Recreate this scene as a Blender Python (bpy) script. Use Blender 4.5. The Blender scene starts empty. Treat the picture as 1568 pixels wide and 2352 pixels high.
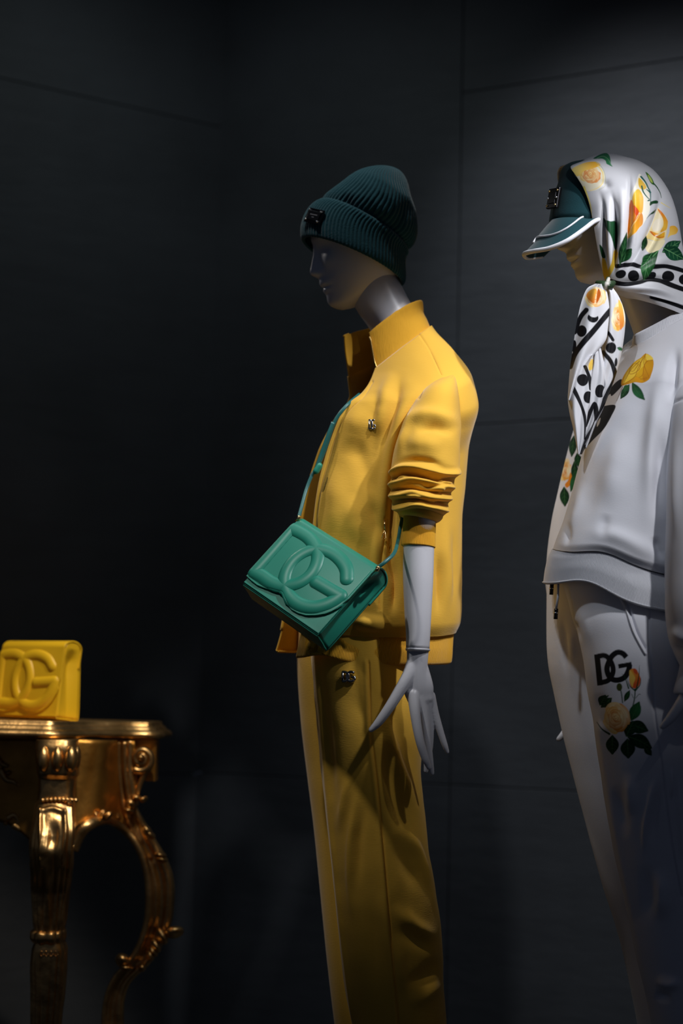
import bpy, math
import numpy as np
from mathutils import Matrix, Vector

# ------------------------------------------------------------------ camera, world, lights, exposure
W, H, F = 1568.0, 2352.0, 3600.0
CAM = np.array([0.0, 0.0, 1.02])
PITCH, ROLL = math.radians(7.03), math.radians(1.5)
_r0 = np.array([1.0, 0, 0]); _u0 = np.array([0, -math.sin(PITCH), math.cos(PITCH)])
FWD = np.array([0, math.cos(PITCH), math.sin(PITCH)])
RGT = math.cos(ROLL) * _r0 + math.sin(ROLL) * _u0
UPV = math.cos(ROLL) * _u0 - math.sin(ROLL) * _r0

scene = bpy.context.scene
COLL = scene.collection
cam_data = bpy.data.cameras.new('camera')
cam = bpy.data.objects.new('camera', cam_data)
COLL.objects.link(cam)
cam.matrix_world = Matrix(((RGT[0], UPV[0], -FWD[0], CAM[0]), (RGT[1], UPV[1], -FWD[1], CAM[1]),
                           (RGT[2], UPV[2], -FWD[2], CAM[2]), (0, 0, 0, 1)))
cam_data.sensor_fit = 'VERTICAL'
cam_data.sensor_height = 36.0
cam_data.sensor_width = 24.0
cam_data.lens = 36.0 * F / H
cam_data.clip_start = 0.05
cam_data.dof.use_dof = True
cam_data.dof.focus_distance = 2.80
cam_data.dof.aperture_fstop = 2.0
scene.camera = cam

world = bpy.data.worlds.new('night_street')
scene.world = world
world.use_nodes = True
bgn = world.node_tree.nodes['Background']
bgn.inputs[0].default_value = (0.55, 0.66, 1.0, 1)
bgn.inputs[1].default_value = 0.027

vs = scene.view_settings
vs.view_transform = 'Standard'
vs.look = 'None'
vs.exposure = 0.0
vs.gamma = 1.0
vs.use_curve_mapping = False


def spot(name, loc, target, power, angle, blend, radius, col):
    d = bpy.data.lights.new(name, 'SPOT')
    d.energy = power
    d.spot_size = math.radians(angle)
    d.spot_blend = blend
    d.shadow_soft_size = radius
    d.color = col
    o = bpy.data.objects.new(name, d)
    o.location = loc
    o.rotation_euler = (Vector(target) - Vector(loc)).to_track_quat('-Z', 'Y').to_euler()
    COLL.objects.link(o)
    return o


# unseen ceiling spots over the figures, then two added to brighten the walls
spot('unseen_spot', (-0.28, 2.48, 3.40), (0.07, 2.98, 1.70), 54, 21, 0.7, 0.035, (1.0, 0.97, 0.93))
spot('unseen_spot', (1.10, 1.75, 2.95), (0.03, 2.90, 1.40), 126, 18.5, 0.45, 0.03, (0.94, 0.95, 1.0))
spot('unseen_spot', (1.00, 1.25, 2.65), (0.57, 2.74, 1.58), 82, 31, 0.75, 0.035, (0.95, 0.96, 1.0))
spot('unseen_spot', (-0.20, 1.95, 3.3), (-0.70, 3.38, 1.10), 170, 20, 0.6, 0.06, (1.0, 0.88, 0.74))
spot('unseen_spot', (-0.95, 4.0, 2.6), (0.0, 3.0, 1.45), 14, 44, 0.8, 0.05, (1.0, 0.95, 0.90))
spot('unseen_spot', (-0.85, 1.75, 3.1), (-0.07, 2.80, 1.38), 58, 15.5, 0.6, 0.04, (1.0, 0.97, 0.94))
spot('unseen_spot', (-0.35, 1.55, 3.1), (0.45, 2.86, 1.34), 46, 16, 0.7, 0.04, (0.86, 0.92, 1.0))
spot('unseen_spot', (0.10, 3.30, 3.55), (1.02, 4.0, 1.2), 120, 68, 0.9, 0.12, (0.88, 0.92, 1.0))  # added wash, aimed to brighten the right wall and miss the left
spot('unseen_spot', (-0.35, 3.40, 3.55), (-0.62, 4.45, 0.8), 21, 125, 1.0, 0.15, (0.85, 0.98, 1.0))  # added wide fill that lifts the left wall and corner


# ------------------------------------------------------------------ helpers
def P(px, py, Y):
    """World point(s) at depth Y seen at a photo position; used to size and place real 3D shapes."""
    px, py, Y = np.broadcast_arrays(np.asarray(px, float), np.asarray(py, float), np.asarray(Y, float))
    d = FWD + ((px - W / 2) / F)[..., None] * RGT + ((H / 2 - py) / F)[..., None] * UPV
    t = Y / d[..., 1]
    return CAM + t[..., None] * d


def proj(V):
    d = np.asarray(V) - CAM
    z = d @ FWD
    return W / 2 + F * (d @ RGT) / z, H / 2 - F * (d @ UPV) / z


def pchip(t, y, x):
    t = np.asarray(t, float); y = np.asarray(y, float); x = np.asarray(x, float)
    if y.ndim == 1:
        y = y[:, None]; flat = True
    else:
        flat = False
    h = np.diff(t)[:, None]; d = np.diff(y, axis=0) / h
    m = np.zeros_like(y)
    if len(t) > 2:
        w1 = 2 * h[1:] + h[:-1]; w2 = h[1:] + 2 * h[:-1]
        same = d[:-1] * d[1:] > 0
        with np.errstate(divide='ignore', invalid='ignore'):
            mm = (w1 + w2) / (w1 / d[:-1] + w2 / d[1:])
        m[1:-1] = np.where(same, mm, 0)
    m[0] = d[0]; m[-1] = d[-1]
    k = np.clip(np.searchsorted(t, x, side='right') - 1, 0, len(t) - 2)
    s = ((x - t[k]) / (t[k + 1] - t[k]))[:, None]; hh = h[k]
    r = ((2 * s**3 - 3 * s**2 + 1) * y[k] + (s**3 - 2 * s**2 + s) * hh * m[k]
         + (-2 * s**3 + 3 * s**2) * y[k + 1] + (s**3 - s**2) * hh * m[k + 1])
    return r[:, 0] if flat else r


def spline(pts, n, closed=False):
    """Catmull-Rom through points, n samples evenly in parameter."""
    p = np.asarray(pts, float)
    k = len(p)
    if closed:
        q = np.vstack([p[-1], p, p[0], p[1]]); u = np.linspace(0, k, n, endpoint=False)
    else:
        q = np.vstack([2 * p[0] - p[1], p, 2 * p[-1] - p[-2]]); u = np.linspace(0, k - 1, n)
    i = np.minimum(u.astype(int), (k if closed else k - 1) - 1); s = (u - i)[:, None]
    a, b, c, d = q[i], q[i + 1], q[i + 2], q[i + 3]
    return 0.5 * (2 * b + (c - a) * s + (2 * a - 5 * b + 4 * c - d) * s**2 + (3 * b - a - 3 * c + d) * s**3)


_rs = np.random.RandomState(77)
_PERM = np.r_[_rs.permutation(256), np.zeros(0, int)]
_GRAD = _rs.normal(size=(256, 3)); _GRAD /= np.linalg.norm(_GRAD, axis=1, keepdims=True)


def vnoise(p, seed=0):
    """smooth gradient noise, p (...,3) -> about -1..1"""
    p = np.asarray(p, float) + seed * 7.31
    c, q = math.cos(.6), math.sin(.6)
    p = np.stack([p[..., 0] * c - p[..., 2] * q, p[..., 1] * .8 + p[..., 0] * .6, p[..., 0] * q + p[..., 2] * c], -1)
    i = np.floor(p).astype(np.int64); f = p - i; w3 = f * f * f * (f * (f * 6 - 15) + 10)
    r = 0
    for dx in (0, 1):
        for dy in (0, 1):
            for dz in (0, 1):
                h = _PERM[(_PERM[(_PERM[(i[..., 0] + dx) & 255] + i[..., 1] + dy) & 255] + i[..., 2] + dz) & 255]
                g = _GRAD[h]
                v = g[..., 0] * (f[..., 0] - dx) + g[..., 1] * (f[..., 1] - dy) + g[..., 2] * (f[..., 2] - dz)
                w = (w3[..., 0] if dx else 1 - w3[..., 0]) * (w3[..., 1] if dy else 1 - w3[..., 1]) * (w3[..., 2] if dz else 1 - w3[..., 2])
                r = r + w * v
    return r * 1.5


def segdist(x, y, pts):
    """distance to a polyline and parameter 0..1 along it"""
    pts = np.asarray(pts, float)
    best = np.full(x.shape, 1e9); tt = np.zeros(x.shape)
    L = np.r_[0, np.cumsum(np.hypot(*np.diff(pts, axis=0).T))]
    for k in range(len(pts) - 1):
        a, b = pts[k], pts[k + 1]
        ab = b - a; l2 = max(ab @ ab, 1e-12)
        s = np.clip(((x - a[0]) * ab[0] + (y - a[1]) * ab[1]) / l2, 0, 1)
        d = np.hypot(x - a[0] - s * ab[0], y - a[1] - s * ab[1])
        q = d < best
        best = np.where(q, d, best); tt = np.where(q, (L[k] + s * (L[k + 1] - L[k])) / L[-1], tt)
    return best, tt


def gnormals(G, cu):
    """normals of a grid G[m,n,3] (rows m, around n), cu = columns closed"""
    if cu:
        du = np.roll(G, -1, 1) - np.roll(G, 1, 1)
    else:
        du = np.gradient(G, axis=1)
    dv = np.gradient(G, axis=0)
    nn = np.cross(du, dv)
    l = np.linalg.norm(nn, axis=2, keepdims=True)
    return nn / np.maximum(l, 1e-12)


def out_normals(G, cu):
    nn = gnormals(G, cu)
    c = G.mean(axis=1, keepdims=True)
    if np.sum(nn * (G - c)) < 0:
        nn = -nn
    return nn


def smooth01(x):
    x = np.clip(x, 0, 1)
    return x * x * (3 - 2 * x)


def folds(G, strokes, cu=True, nn=None, facing=True, bias=0.25):
    """push cloth in and out along folds; each fold (points, width px, height m[, 'e'|'s'])"""
    if nn is None:
        nn = out_normals(G, cu)
    x, y = proj(G)
    view = G - CAM
    view /= np.linalg.norm(view, axis=2, keepdims=True)
    fac = np.clip(bias - 1.6 * np.sum(nn * view, axis=2), 0, 1) if facing else 1.0
    D = np.zeros(x.shape)
    for st in strokes:
        pts, w, a = st[0], st[1], st[2]
        kind = st[3] if len(st) > 3 else 'g'
        pts = np.asarray(pts, float)
        if len(pts) > 2:
            pts = spline(pts, 5 * len(pts))
        m = (x > pts[:, 0].min() - 3.2 * w) & (x < pts[:, 0].max() + 3.2 * w) & (y > pts[:, 1].min() - 3.2 * w) & (y < pts[:, 1].max() + 3.2 * w)
        if not m.any():
            continue
        d, t = segdist(x[m], y[m], pts)
        if kind == 'g':
            v = 1.15 * np.exp(-(d / w) ** 2) * smooth01(np.minimum(t, 1 - t) / .42)
        elif kind == 'f':      # full strength along its whole length
            v = np.exp(-(d / w) ** 2)
        else:                  # sharp crest
            v = np.exp(-np.abs(d) / w) * smooth01(np.minimum(t, 1 - t) / .42)
        D[m] += a * v
    return G + nn * (D * fac)[..., None]


BASE = {}


def new_empty(name, base, label, cat, group=None):
    o = bpy.data.objects.new(name, None)
    o.location = base
    o.empty_display_size = 0.1
    COLL.objects.link(o)
    o['label'] = label
    o['category'] = cat
    if group:
        o['group'] = group
    BASE[o.name] = np.asarray(base, float)
    return o


def mk(name, V, faces, mat, parent=None, smooth=True, col=None, label=None):
    """one mesh object; V in world coordinates; faces: (k,4) int array or list of tuples"""
    base = BASE[parent.name] if parent is not None else np.zeros(3)
    V = np.asarray(V, float).reshape(-1, 3) - base
    me = bpy.data.meshes.new(name)
    if isinstance(faces, np.ndarray):
        nf, nv = faces.shape
        me.vertices.add(len(V)); me.vertices.foreach_set('co', V.astype(np.float32).ravel())
        me.loops.add(nf * nv); me.loops.foreach_set('vertex_index', faces.astype(np.int32).ravel())
        me.polygons.add(nf)
        me.polygons.foreach_set('loop_start', np.arange(0, nf * nv, nv, dtype=np.int32))
        me.polygons.foreach_set('loop_total', np.full(nf, nv, dtype=np.int32))
        me.update(calc_edges=True)
    else:
        me.from_pydata([tuple(v) for v in V], [], [tuple(f) for f in faces])
    me.validate()
    me.polygons.foreach_set('use_smooth', np.full(len(me.polygons), smooth))
    if col is not None:
        at = me.color_attributes.new('print', 'FLOAT_COLOR', 'POINT')
        c4 = np.ones((len(V), 4), np.float32); c4[:, :3] = np.asarray(col).reshape(-1, 3)
        at.data.foreach_set('color', c4.ravel())
    me.materials.append(mat)
    o = bpy.data.objects.new(name, me)
    COLL.objects.link(o)
    if parent is not None:
        o.parent = parent
    BASE[o.name] = base
    if label:
        o['label'] = label
    return o


def grid_faces(m, n, cu, off=0):
    i = np.arange(m - 1)[:, None]; j = np.arange(n if cu else n - 1)[None, :]
    j2 = (j + 1) % n
    f = np.stack([i * n + j, i * n + j2, (i + 1) * n + j2, (i + 1) * n + j], -1) + off
    return f.reshape(-1, 4)


def mk_grid(name, G, cu, mat, parent=None, thick=0.0, col=None, label=None, inward=True):
    m, n = G.shape[:2]
    f = grid_faces(m, n, cu)
    nn = gnormals(G, cu)
    c = G.mean(axis=(0, 1))
    if cu:
        flip = np.sum(nn * (G - G.mean(axis=1, keepdims=True))) < 0
    else:
        flip = False
    if not flip:
        pass
    o = mk(name, G, f if not flip else f[:, ::-1].copy(), mat, parent, True, col, label)
    if thick:
        s = o.modifiers.new('cloth_thickness', 'SOLIDIFY')
        s.thickness = thick
        s.offset = -1 if inward else 0
    return o


def merge(parts):
    """list of (V, F) -> one (V, F); F as lists"""
    V, Fs, o = [], [], 0
    for v, f in parts:
        v = np.asarray(v).reshape(-1, 3)
        V.append(v); Fs += [tuple(int(i) + o for i in q) for q in f]
        o += len(v)
    return np.vstack(V), Fs


def tube(path, rad, n=12, flat=1.0, up=None, caps=True):
    """tube along a 3D path with radius per point; flat scales one axis"""
    p = np.asarray(path, float); m = len(p)
    rad = np.broadcast_to(np.asarray(rad, float), (m,))
    t = np.gradient(p, axis=0); t /= np.maximum(np.linalg.norm(t, axis=1, keepdims=True), 1e-12)
    ref = np.array(up if up is not None else (0.0, -1.0, 0.0), float)
    rings = []
    for k in range(m):
        a = ref - t[k] * (ref @ t[k])
        if np.linalg.norm(a) < 1e-4:
            a = np.cross(t[k], [0.31, 0.2, 0.93])
        a /= np.linalg.norm(a); b = np.cross(t[k], a)
        th = np.linspace(0, 2 * np.pi, n, endpoint=False)
        rings.append(p[k] + rad[k] * (np.cos(th)[:, None] * a * flat + np.sin(th)[:, None] * b))
    V = np.vstack(rings)
    fs = [tuple(q) for q in grid_faces(m, n, True)]
    if caps:
        V = np.vstack([V, p[0], p[-1]])
        fs += [((j + 1) % n, j, m * n) for j in range(n)]
        fs += [((m - 1) * n + j, (m - 1) * n + (j + 1) % n, m * n + 1) for j in range(n)]
    return V, fs


def capsule(path, rad, n=14, sub=6):
    """rounded limb: spline the path and close the ends round"""
    p = np.asarray(path, float); r = np.asarray(rad, float)
    k = np.arange(len(p)); x = np.linspace(0, len(p) - 1, sub * (len(p) - 1) + 1)
    pp = spline(p, len(x)); rr = pchip(k, r, x)
    e0 = pp[0] - pp[1]; e0 /= np.linalg.norm(e0); e1 = pp[-1] - pp[-2]; e1 /= np.linalg.norm(e1)
    a = np.linspace(0, np.pi / 2, 6)[1:]
    pre = [pp[0] + e0 * rr[0] * math.sin(q) for q in a][::-1]; prr = [max(rr[0] * math.cos(q), 1e-4) for q in a][::-1]
    post = [pp[-1] + e1 * rr[-1] * math.sin(q) for q in a]; por = [max(rr[-1] * math.cos(q), 1e-4) for q in a]
    return tube(np.vstack([pre, pp, post]), np.r_[prr, rr, por], n)


def box(c, ax, ay, az):
    """box from centre and three half-axis vectors"""
    c, ax, ay, az = map(np.asarray, (c, ax, ay, az))
    V = [c + i * ax + j * ay + k * az for i in (-1, 1) for j in (-1, 1) for k in (-1, 1)]
    Fs = [(0, 1, 3, 2), (4, 6, 7, 5), (0, 4, 5, 1), (2, 3, 7, 6), (0, 2, 6, 4), (1, 5, 7, 3)]
    return np.array(V), Fs


def bevel(o, w, seg=3):
    b = o.modifiers.new('soft_edges', 'BEVEL'); b.width = w; b.segments = seg; b.limit_method = 'ANGLE'
    return o


def srgb(r, g, b):
    f = lambda c: (c / 12.92 if c <= 0.04045 else ((c + 0.055) / 1.055) ** 2.4)
    return (f(r / 255), f(g / 255), f(b / 255))


def dens_theta(t0, t1, n, w=0.75):
    """angles from t0 to t1 (degrees) with share w of them on the near half 0..180"""
    a = np.linspace(t0, t1, 2000)
    dn = np.where((a % 360) < 185, w / 185, (1 - w) / 175)
    c = np.cumsum(dn); c = (c - c[0]) / (c[-1] - c[0])
    return np.radians(np.interp(np.linspace(0, 1, n), c, a))


def sil_loft(keys, m, n, e=2.0, dense=None, t=None, rows=None):
    """closed cloth/limb tube: keys (Lx,Ly,Rx,Ry,depth,half depth[,shift of the near side in m right, up])"""
    K = np.array([list(k) + [0.0] * (8 - len(k)) for k in keys], float)
    if t is None:
        mid = (K[:, :2] + K[:, 2:4]) / 2
        t = np.r_[0, np.cumsum(np.maximum(np.hypot(*np.diff(mid, axis=0).T), 1.0))]
    x = np.linspace(t[0], t[-1], m) if rows is None else np.interp(rows, (K[:, 1] + K[:, 3]) / 2, t)
    k = pchip(t, K, x)
    Lp = P(k[:, 0], k[:, 1], k[:, 4]); Rp = P(k[:, 2], k[:, 3], k[:, 4])
    C = (Lp + Rp) / 2; A = (Rp - Lp) / 2
    B = np.stack([k[:, 6], -k[:, 5], k[:, 7]], 1)
    th = np.linspace(0, 2 * np.pi, n, endpoint=False) if dense is None else dens_theta(0, 360, n + 1, dense)[:-1]
    c, s = np.cos(th), np.sin(th)
    c = np.sign(c) * np.abs(c) ** (2 / e); s = np.sign(s) * np.abs(s) ** (2 / e)
    return C[:, None] - A[:, None] * c[None, :, None] + B[:, None] * s[None, :, None]


def nmr_loft(keys, m, n, dense=0.75):
    """garment open at the front. keys: (Nx,Ny near edge, Mx,My near side, Rx,Ry back, depth, half depth, angle of near edge,
    Fx,Fy far edge, depth offset of far edge)"""
    K = np.array(keys, float)
    t = np.r_[0, np.cumsum(np.maximum(np.hypot(*np.diff((K[:, 2:4] + K[:, 4:6]) / 2, axis=0).T), 4.0))]
    k = pchip(t, K, np.linspace(0, t[-1], m))
    th0 = np.radians(k[:, 8]); c0, s0 = np.cos(th0), np.sin(th0)
    N, M, R = k[:, 0:2], k[:, 2:4], k[:, 4:6]
    C2 = (N + R * c0[:, None] - M * s0[:, None]) / (1 + c0 - s0)[:, None]
    C = P(C2[:, 0], C2[:, 1], k[:, 6]); M3 = P(M[:, 0], M[:, 1], k[:, 6] - k[:, 7]); R3 = P(R[:, 0], R[:, 1], k[:, 6])
    A = R3 - C; B = M3 - C
    B2 = C - P(C2[:, 0] + .15 * (R - C2)[:, 0], C2[:, 1] + .15 * (R - C2)[:, 1], k[:, 6] + k[:, 7])
    G = np.zeros((m, n, 3))
    for i in range(m):
        th = dens_theta(k[i, 8], 345, n, dense)
        G[i] = C[i] - A[i] * np.cos(th)[:, None] + np.where(np.sin(th)[:, None] > 0, B[i], B2[i]) * np.sin(th)[:, None]
        N3 = P(N[i, 0], N[i, 1], G[i, 0, 1])
        w0 = np.clip(1 - (th - th[0]) / math.radians(60), 0, 1) ** 2
        G[i] += (N3 - G[i, 0]) * w0[:, None]
        Fp = P(k[i, 9], k[i, 10], k[i, 6] + k[i, 11])
        w = np.clip((np.degrees(th) - 235) / 110, 0, 1); w = w * w * (3 - 2 * w)
        G[i] += (Fp - G[i, -1]) * w[:, None]
    return G


def near_point(G, px, py):
    """point and outward normal of a garment grid seen at a photo position"""
    nn = out_normals(G, True)
    x, y = proj(G)
    view = G - CAM
    fac = np.sum(nn * view, axis=2) < 0
    d = (x - px) ** 2 + (y - py) ** 2 + np.where(fac, 0, 1e7)
    i = np.unravel_index(np.argmin(d), d.shape)
    return G[i], nn[i]


class Paint:
    """flat print on cloth: colours per vertex"""

    def __init__(s, G, base):
        s.shape = G.shape[:2]
        s.x, s.y = proj(G.reshape(-1, 3))
        s.c = np.tile(np.array(base, float), (s.x.size, 1))
        s.mask = np.ones(s.x.size)

    def _put(s, idx, a, col, col2=None, gc=None, gr=1.0, g0=0.0):
        a = a * s.mask[idx]
        col = np.array(col, float)
        if col2 is None:
            cc = col
        else:
            d = np.clip((np.hypot(s.x[idx] - gc[0], s.y[idx] - gc[1]) - g0) / gr, 0, 1)[:, None]
            cc = col * (1 - d) + np.array(col2) * d
        s.c[idx] = s.c[idx] * (1 - a[:, None]) + cc * a[:, None]

    def poly(s, pts, col, smooth=True, soft=1.3, **kw):
        p = np.asarray(pts, float)
        if smooth:
            p = spline(p, 6 * len(p), True)
        idx = np.where((s.x > p[:, 0].min() - 2) & (s.x < p[:, 0].max() + 2) & (s.y > p[:, 1].min() - 2) & (s.y < p[:, 1].max() + 2))[0]
        if not len(idx):
            return
        x, y = s.x[idx], s.y[idx]
        ins = np.zeros(len(idx), bool); q = np.roll(p, -1, 0)
        for a, b in zip(p, q):
            if a[1] == b[1]:
                continue
            cr = ((a[1] > y) != (b[1] > y)) & (x < (b[0] - a[0]) * (y - a[1]) / (b[1] - a[1]) + a[0])
            ins ^= cr
        d, _ = segdist(x, y, np.vstack([p, p[:1]]))
        sd = np.where(ins, d, -d)
        s._put(idx, np.clip(0.5 + sd / soft, 0, 1), col, **kw)

    def line(s, pts, w0, col, w1=None, smooth=True, soft=1.3, butt=False, **kw):
        p = np.asarray(pts, float)
        if smooth and len(p) > 2:
            p = spline(p, 6 * len(p))
        w1 = w0 if w1 is None else w1
        wm = max(w0, w1)
        idx = np.where((s.x > p[:, 0].min() - wm) & (s.x < p[:, 0].max() + wm) & (s.y > p[:, 1].min() - wm) & (s.y < p[:, 1].max() + wm))[0]
        if not len(idx):
            return
        d, t = segdist(s.x[idx], s.y[idx], p)
        al = np.clip(0.5 + ((w0 + (w1 - w0) * t) / 2 - d) / soft, 0, 1)
        if butt:                                   # square ends
            for a, b in ((p[0], p[1]), (p[-1], p[-2])):
                e = (b - a) / np.hypot(*(b - a))
                q = (s.x[idx] - a[0]) * e[0] + (s.y[idx] - a[1]) * e[1]
                near = np.hypot(s.x[idx] - a[0], s.y[idx] - a[1]) < wm
                al = np.where(near, al * np.clip(.5 + q / soft, 0, 1), al)
        s._put(idx, al, col, **kw)

    def disc(s, cx, cy, rx, ry, rot, col, **kw):
        a = np.linspace(0, 2 * np.pi, 28, endpoint=False)
        c, q = math.cos(rot), math.sin(rot)
        X, Y = rx * np.cos(a), ry * np.sin(a)
        s.poly(np.stack([cx + X * c - Y * q, cy + X * q + Y * c], 1), col, smooth=False, **kw)

    def leaf(s, base, tip, w, col, vein, bend=0.0):
        b, t = np.array(base, float), np.array(tip, float)
        d = t - b; n = np.array([-d[1], d[0]])
        n /= max(np.hypot(*n), 1e-9)
        cv = lambda k: b + d * k + n * bend * 4 * k * (1 - k)
        L = [cv(k) + n * w * f for k, f in ((.1, .35), (.3, .85), (.5, 1), (.7, .8), (.88, .36))]
        R = [cv(k) - n * w * f for k, f in ((.88, .36), (.7, .8), (.5, 1), (.3, .85), (.1, .35))]
        s.poly(np.array([b] + L + [t] + R), col, soft=1.0, col2=np.array(col) * 0.45, gc=cv(.6) + n * w, gr=w * 2.2)
        mid = [cv(k) for k in (0, .3, .6, .95)]
        s.line(mid, max(w * .12, .8), vein, max(w * .05, .5))
        for k in (.25, .45, .65):
            for sg in (1, -1):
                s.line([cv(k), cv(k + .16) + n * sg * w * .62], .8, np.array(vein) * .8, .4, smooth=False)

    def rose(s, cx, cy, rx, ry, rot, pal, seed=0):
        """pal: edge, mid, deep, heart"""
        edge, mid, deep, heart = [np.array(q) for q in pal]
        rg = np.random.RandomState(seed)
        c, q = math.cos(rot), math.sin(rot)
        pt = lambda u, v: (cx + rx * u * c - ry * v * q, cy + rx * u * q + ry * v * c)
        r = (rx + ry) / 2
        NP = 15
        for k in range(NP):
            f = 1 - k / NP                          # 1 outermost .. 0 heart
            a = k * 2.39996 + rg.uniform(-.2, .2)
            rad = .60 * f ** .8
            sz = .22 + .30 * f
            u, v = rad * math.cos(a), rad * math.sin(a)
            pts = []
            for j in range(14):
                b = 2 * math.pi * j / 14
                wob = 1 + rg.uniform(-.09, .09)
                du, dv = sz * wob * math.cos(b) * .72, sz * wob * math.sin(b) * 1.18
                pts.append(pt(u + du * math.cos(a) - dv * math.sin(a), v + du * math.sin(a) + dv * math.cos(a)))
            g = pt(u - sz * .8 * math.cos(a), v - sz * .8 * math.sin(a))
            rim = (deep, mid, mid * .5 + edge * .5)[k % 3]
            rim = rim * f + (deep * .5 + heart * .5) * (1 - f)
            inn = edge * (.35 + .65 * f) + mid * .65 * (1 - f)
            s.poly(pts, inn, soft=1.2, col2=rim, gc=g, gr=r * sz * .75, g0=r * sz * .85)
        for k in range(5):
            a0 = k * 1.9 + rg.uniform(0, 1)
            q_ = .05 + .035 * k
            s.line([pt(q_ * math.cos(a0 + w), q_ * math.sin(a0 + w)) for w in (0, .5, 1.0, 1.5, 2.0)], max(r * .035, .7), heart * .8 + deep * .2, .5)


# ------------------------------------------------------------------ materials
def mat(name, col, rough=0.6, metal=0.0, spec=0.5, sheen=0.0, bump=None, vary=None, attr=False, sub=0.0, coat=0.0, back=None):
    """procedural material. bump: list of (noise scale vec or float, strength, distance); vary: (scale, amount)"""
    m = bpy.data.materials.new(name)
    m.use_nodes = True
    nt = m.node_tree; N = nt.nodes; L = nt.links
    b = N['Principled BSDF']
    b.inputs['Base Color'].default_value = (*col, 1)
    b.inputs['Roughness'].default_value = rough
    b.inputs['Metallic'].default_value = metal
    b.inputs['Specular IOR Level'].default_value = spec
    b.inputs['Sheen Weight'].default_value = sheen
    b.inputs['Sheen Roughness'].default_value = 0.4
    b.inputs['Coat Weight'].default_value = coat
    src = None
    tc = N.new('ShaderNodeTexCoord')
    if attr:
        a = N.new('ShaderNodeVertexColor'); a.layer_name = 'print'
        src = a.outputs['Color']
    if vary:
        nz = N.new('ShaderNodeTexNoise'); nz.inputs['Scale'].default_value = vary[0]; nz.inputs['Detail'].default_value = 5
        L.new(tc.outputs['Object'], nz.inputs['Vector'])
        mr = N.new('ShaderNodeMapRange'); mr.inputs[1].default_value = 0.3; mr.inputs[2].default_value = 0.7
        mr.inputs[3].default_value = 1 - vary[1]; mr.inputs[4].default_value = 1 + vary[1]
        L.new(nz.outputs['Fac'], mr.inputs[0])
        mx = N.new('ShaderNodeVectorMath'); mx.operation = 'SCALE'
        if src is not None:
            L.new(src, mx.inputs[0])
        else:
            mx.inputs[0].default_value = col
        L.new(mr.outputs[0], mx.inputs['Scale'])
        src = mx.outputs[0]
    if src is not None:
        L.new(src, b.inputs['Base Color'])
    prev = None
    for sc, st, ds in (bump or []):
        mp = N.new('ShaderNodeMapping')
        mp.inputs['Scale'].default_value = sc if isinstance(sc, tuple) else (sc, sc, sc)
        L.new(tc.outputs['Object'], mp.inputs['Vector'])
        nz = N.new('ShaderNodeTexNoise'); nz.inputs['Scale'].default_value = 1.0; nz.inputs['Detail'].default_value = 3
        L.new(mp.outputs[0], nz.inputs['Vector'])
        bp = N.new('ShaderNodeBump'); bp.inputs['Strength'].default_value = st; bp.inputs['Distance'].default_value = ds
        L.new(nz.outputs['Fac'], bp.inputs['Height'])
        if prev is not None:
            L.new(prev, bp.inputs['Normal'])
        prev = bp.outputs[0]
    if prev is not None:
        L.new(prev, b.inputs['Normal'])
    return m


FLEECE = [((120, 120, 620), 0.20, 0.0012)]
M_yellow = mat('yellow_jersey', (0.80, 0.455, 0.055), 0.85, sheen=0.25, spec=0.2, bump=FLEECE)
M_yellow_rib = mat('yellow_rib', (0.78, 0.40, 0.030), 0.85, sheen=0.2, spec=0.2, bump=[((300, 300, 60), 0.3, 0.002)])
M_white = mat('white_jersey', (0.74, 0.74, 0.78), 0.9, sheen=0.04, spec=0.2, bump=[((300, 300, 520), 0.14, 0.001)], attr=True)
M_white_rib = mat('white_rib', (0.74, 0.74, 0.78), 0.85, sheen=0.2, spec=0.2)
M_silk = mat('printed_silk', (0.8, 0.8, 0.8), 0.42, spec=0.28, attr=True)
M_skin = mat('white_mannequin_lacquer', (0.66, 0.66, 0.70), 0.34, spec=0.45)
M_teal = mat('teal_wool', (0.009, 0.058, 0.076), 0.9, sheen=0.3, spec=0.15, bump=[(420, 0.5, 0.002)])
M_cap = mat('teal_canvas', (0.010, 0.055, 0.066), 0.8, sheen=0.15, spec=0.2, bump=[(700, 0.3, 0.001)])
M_piping = mat('white_piping', (0.75, 0.75, 0.78), 0.6)
M_green = mat('green_leather', (0.018, 0.26, 0.175), 0.42, spec=0.5, bump=[(900, 0.08, 0.0005)])
M_yleather = mat('yellow_leather', (0.80, 0.47, 0.012), 0.40, spec=0.5, bump=[(900, 0.08, 0.0005)])
M_strap = mat('teal_strap_leather', (0.015, 0.13, 0.125), 0.4)
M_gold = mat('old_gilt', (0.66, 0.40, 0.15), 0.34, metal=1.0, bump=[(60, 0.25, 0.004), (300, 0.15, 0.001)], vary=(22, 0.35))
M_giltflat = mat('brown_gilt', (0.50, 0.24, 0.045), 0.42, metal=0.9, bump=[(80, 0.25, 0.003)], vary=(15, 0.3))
M_brass = mat('polished_brass', (0.85, 0.60, 0.28), 0.2, metal=1.0)
M_badge = mat('dark_chrome', (0.38, 0.37, 0.36), 0.22, metal=1.0)
M_gun = mat('black_metal', (0.05, 0.05, 0.055), 0.22, metal=1.0)
M_silver = mat('steel_stud', (0.75, 0.75, 0.78), 0.18, metal=1.0)
M_black = mat('black_enamel', (0.004, 0.004, 0.005), 0.3)
M_seam = mat('yellow_seam_thread', (0.55, 0.26, 0.02), 0.8)
M_zip = mat('bronze_zip', (0.45, 0.28, 0.08), 0.3, metal=1.0)
M_wall = mat('charcoal_panel', (0.036, 0.040, 0.045), 0.62, spec=0.3, bump=[((5, 5, 18), 0.25, 0.01), ((60, 60, 60), 0.15, 0.003)], vary=(2.2, 0.22))
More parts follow.
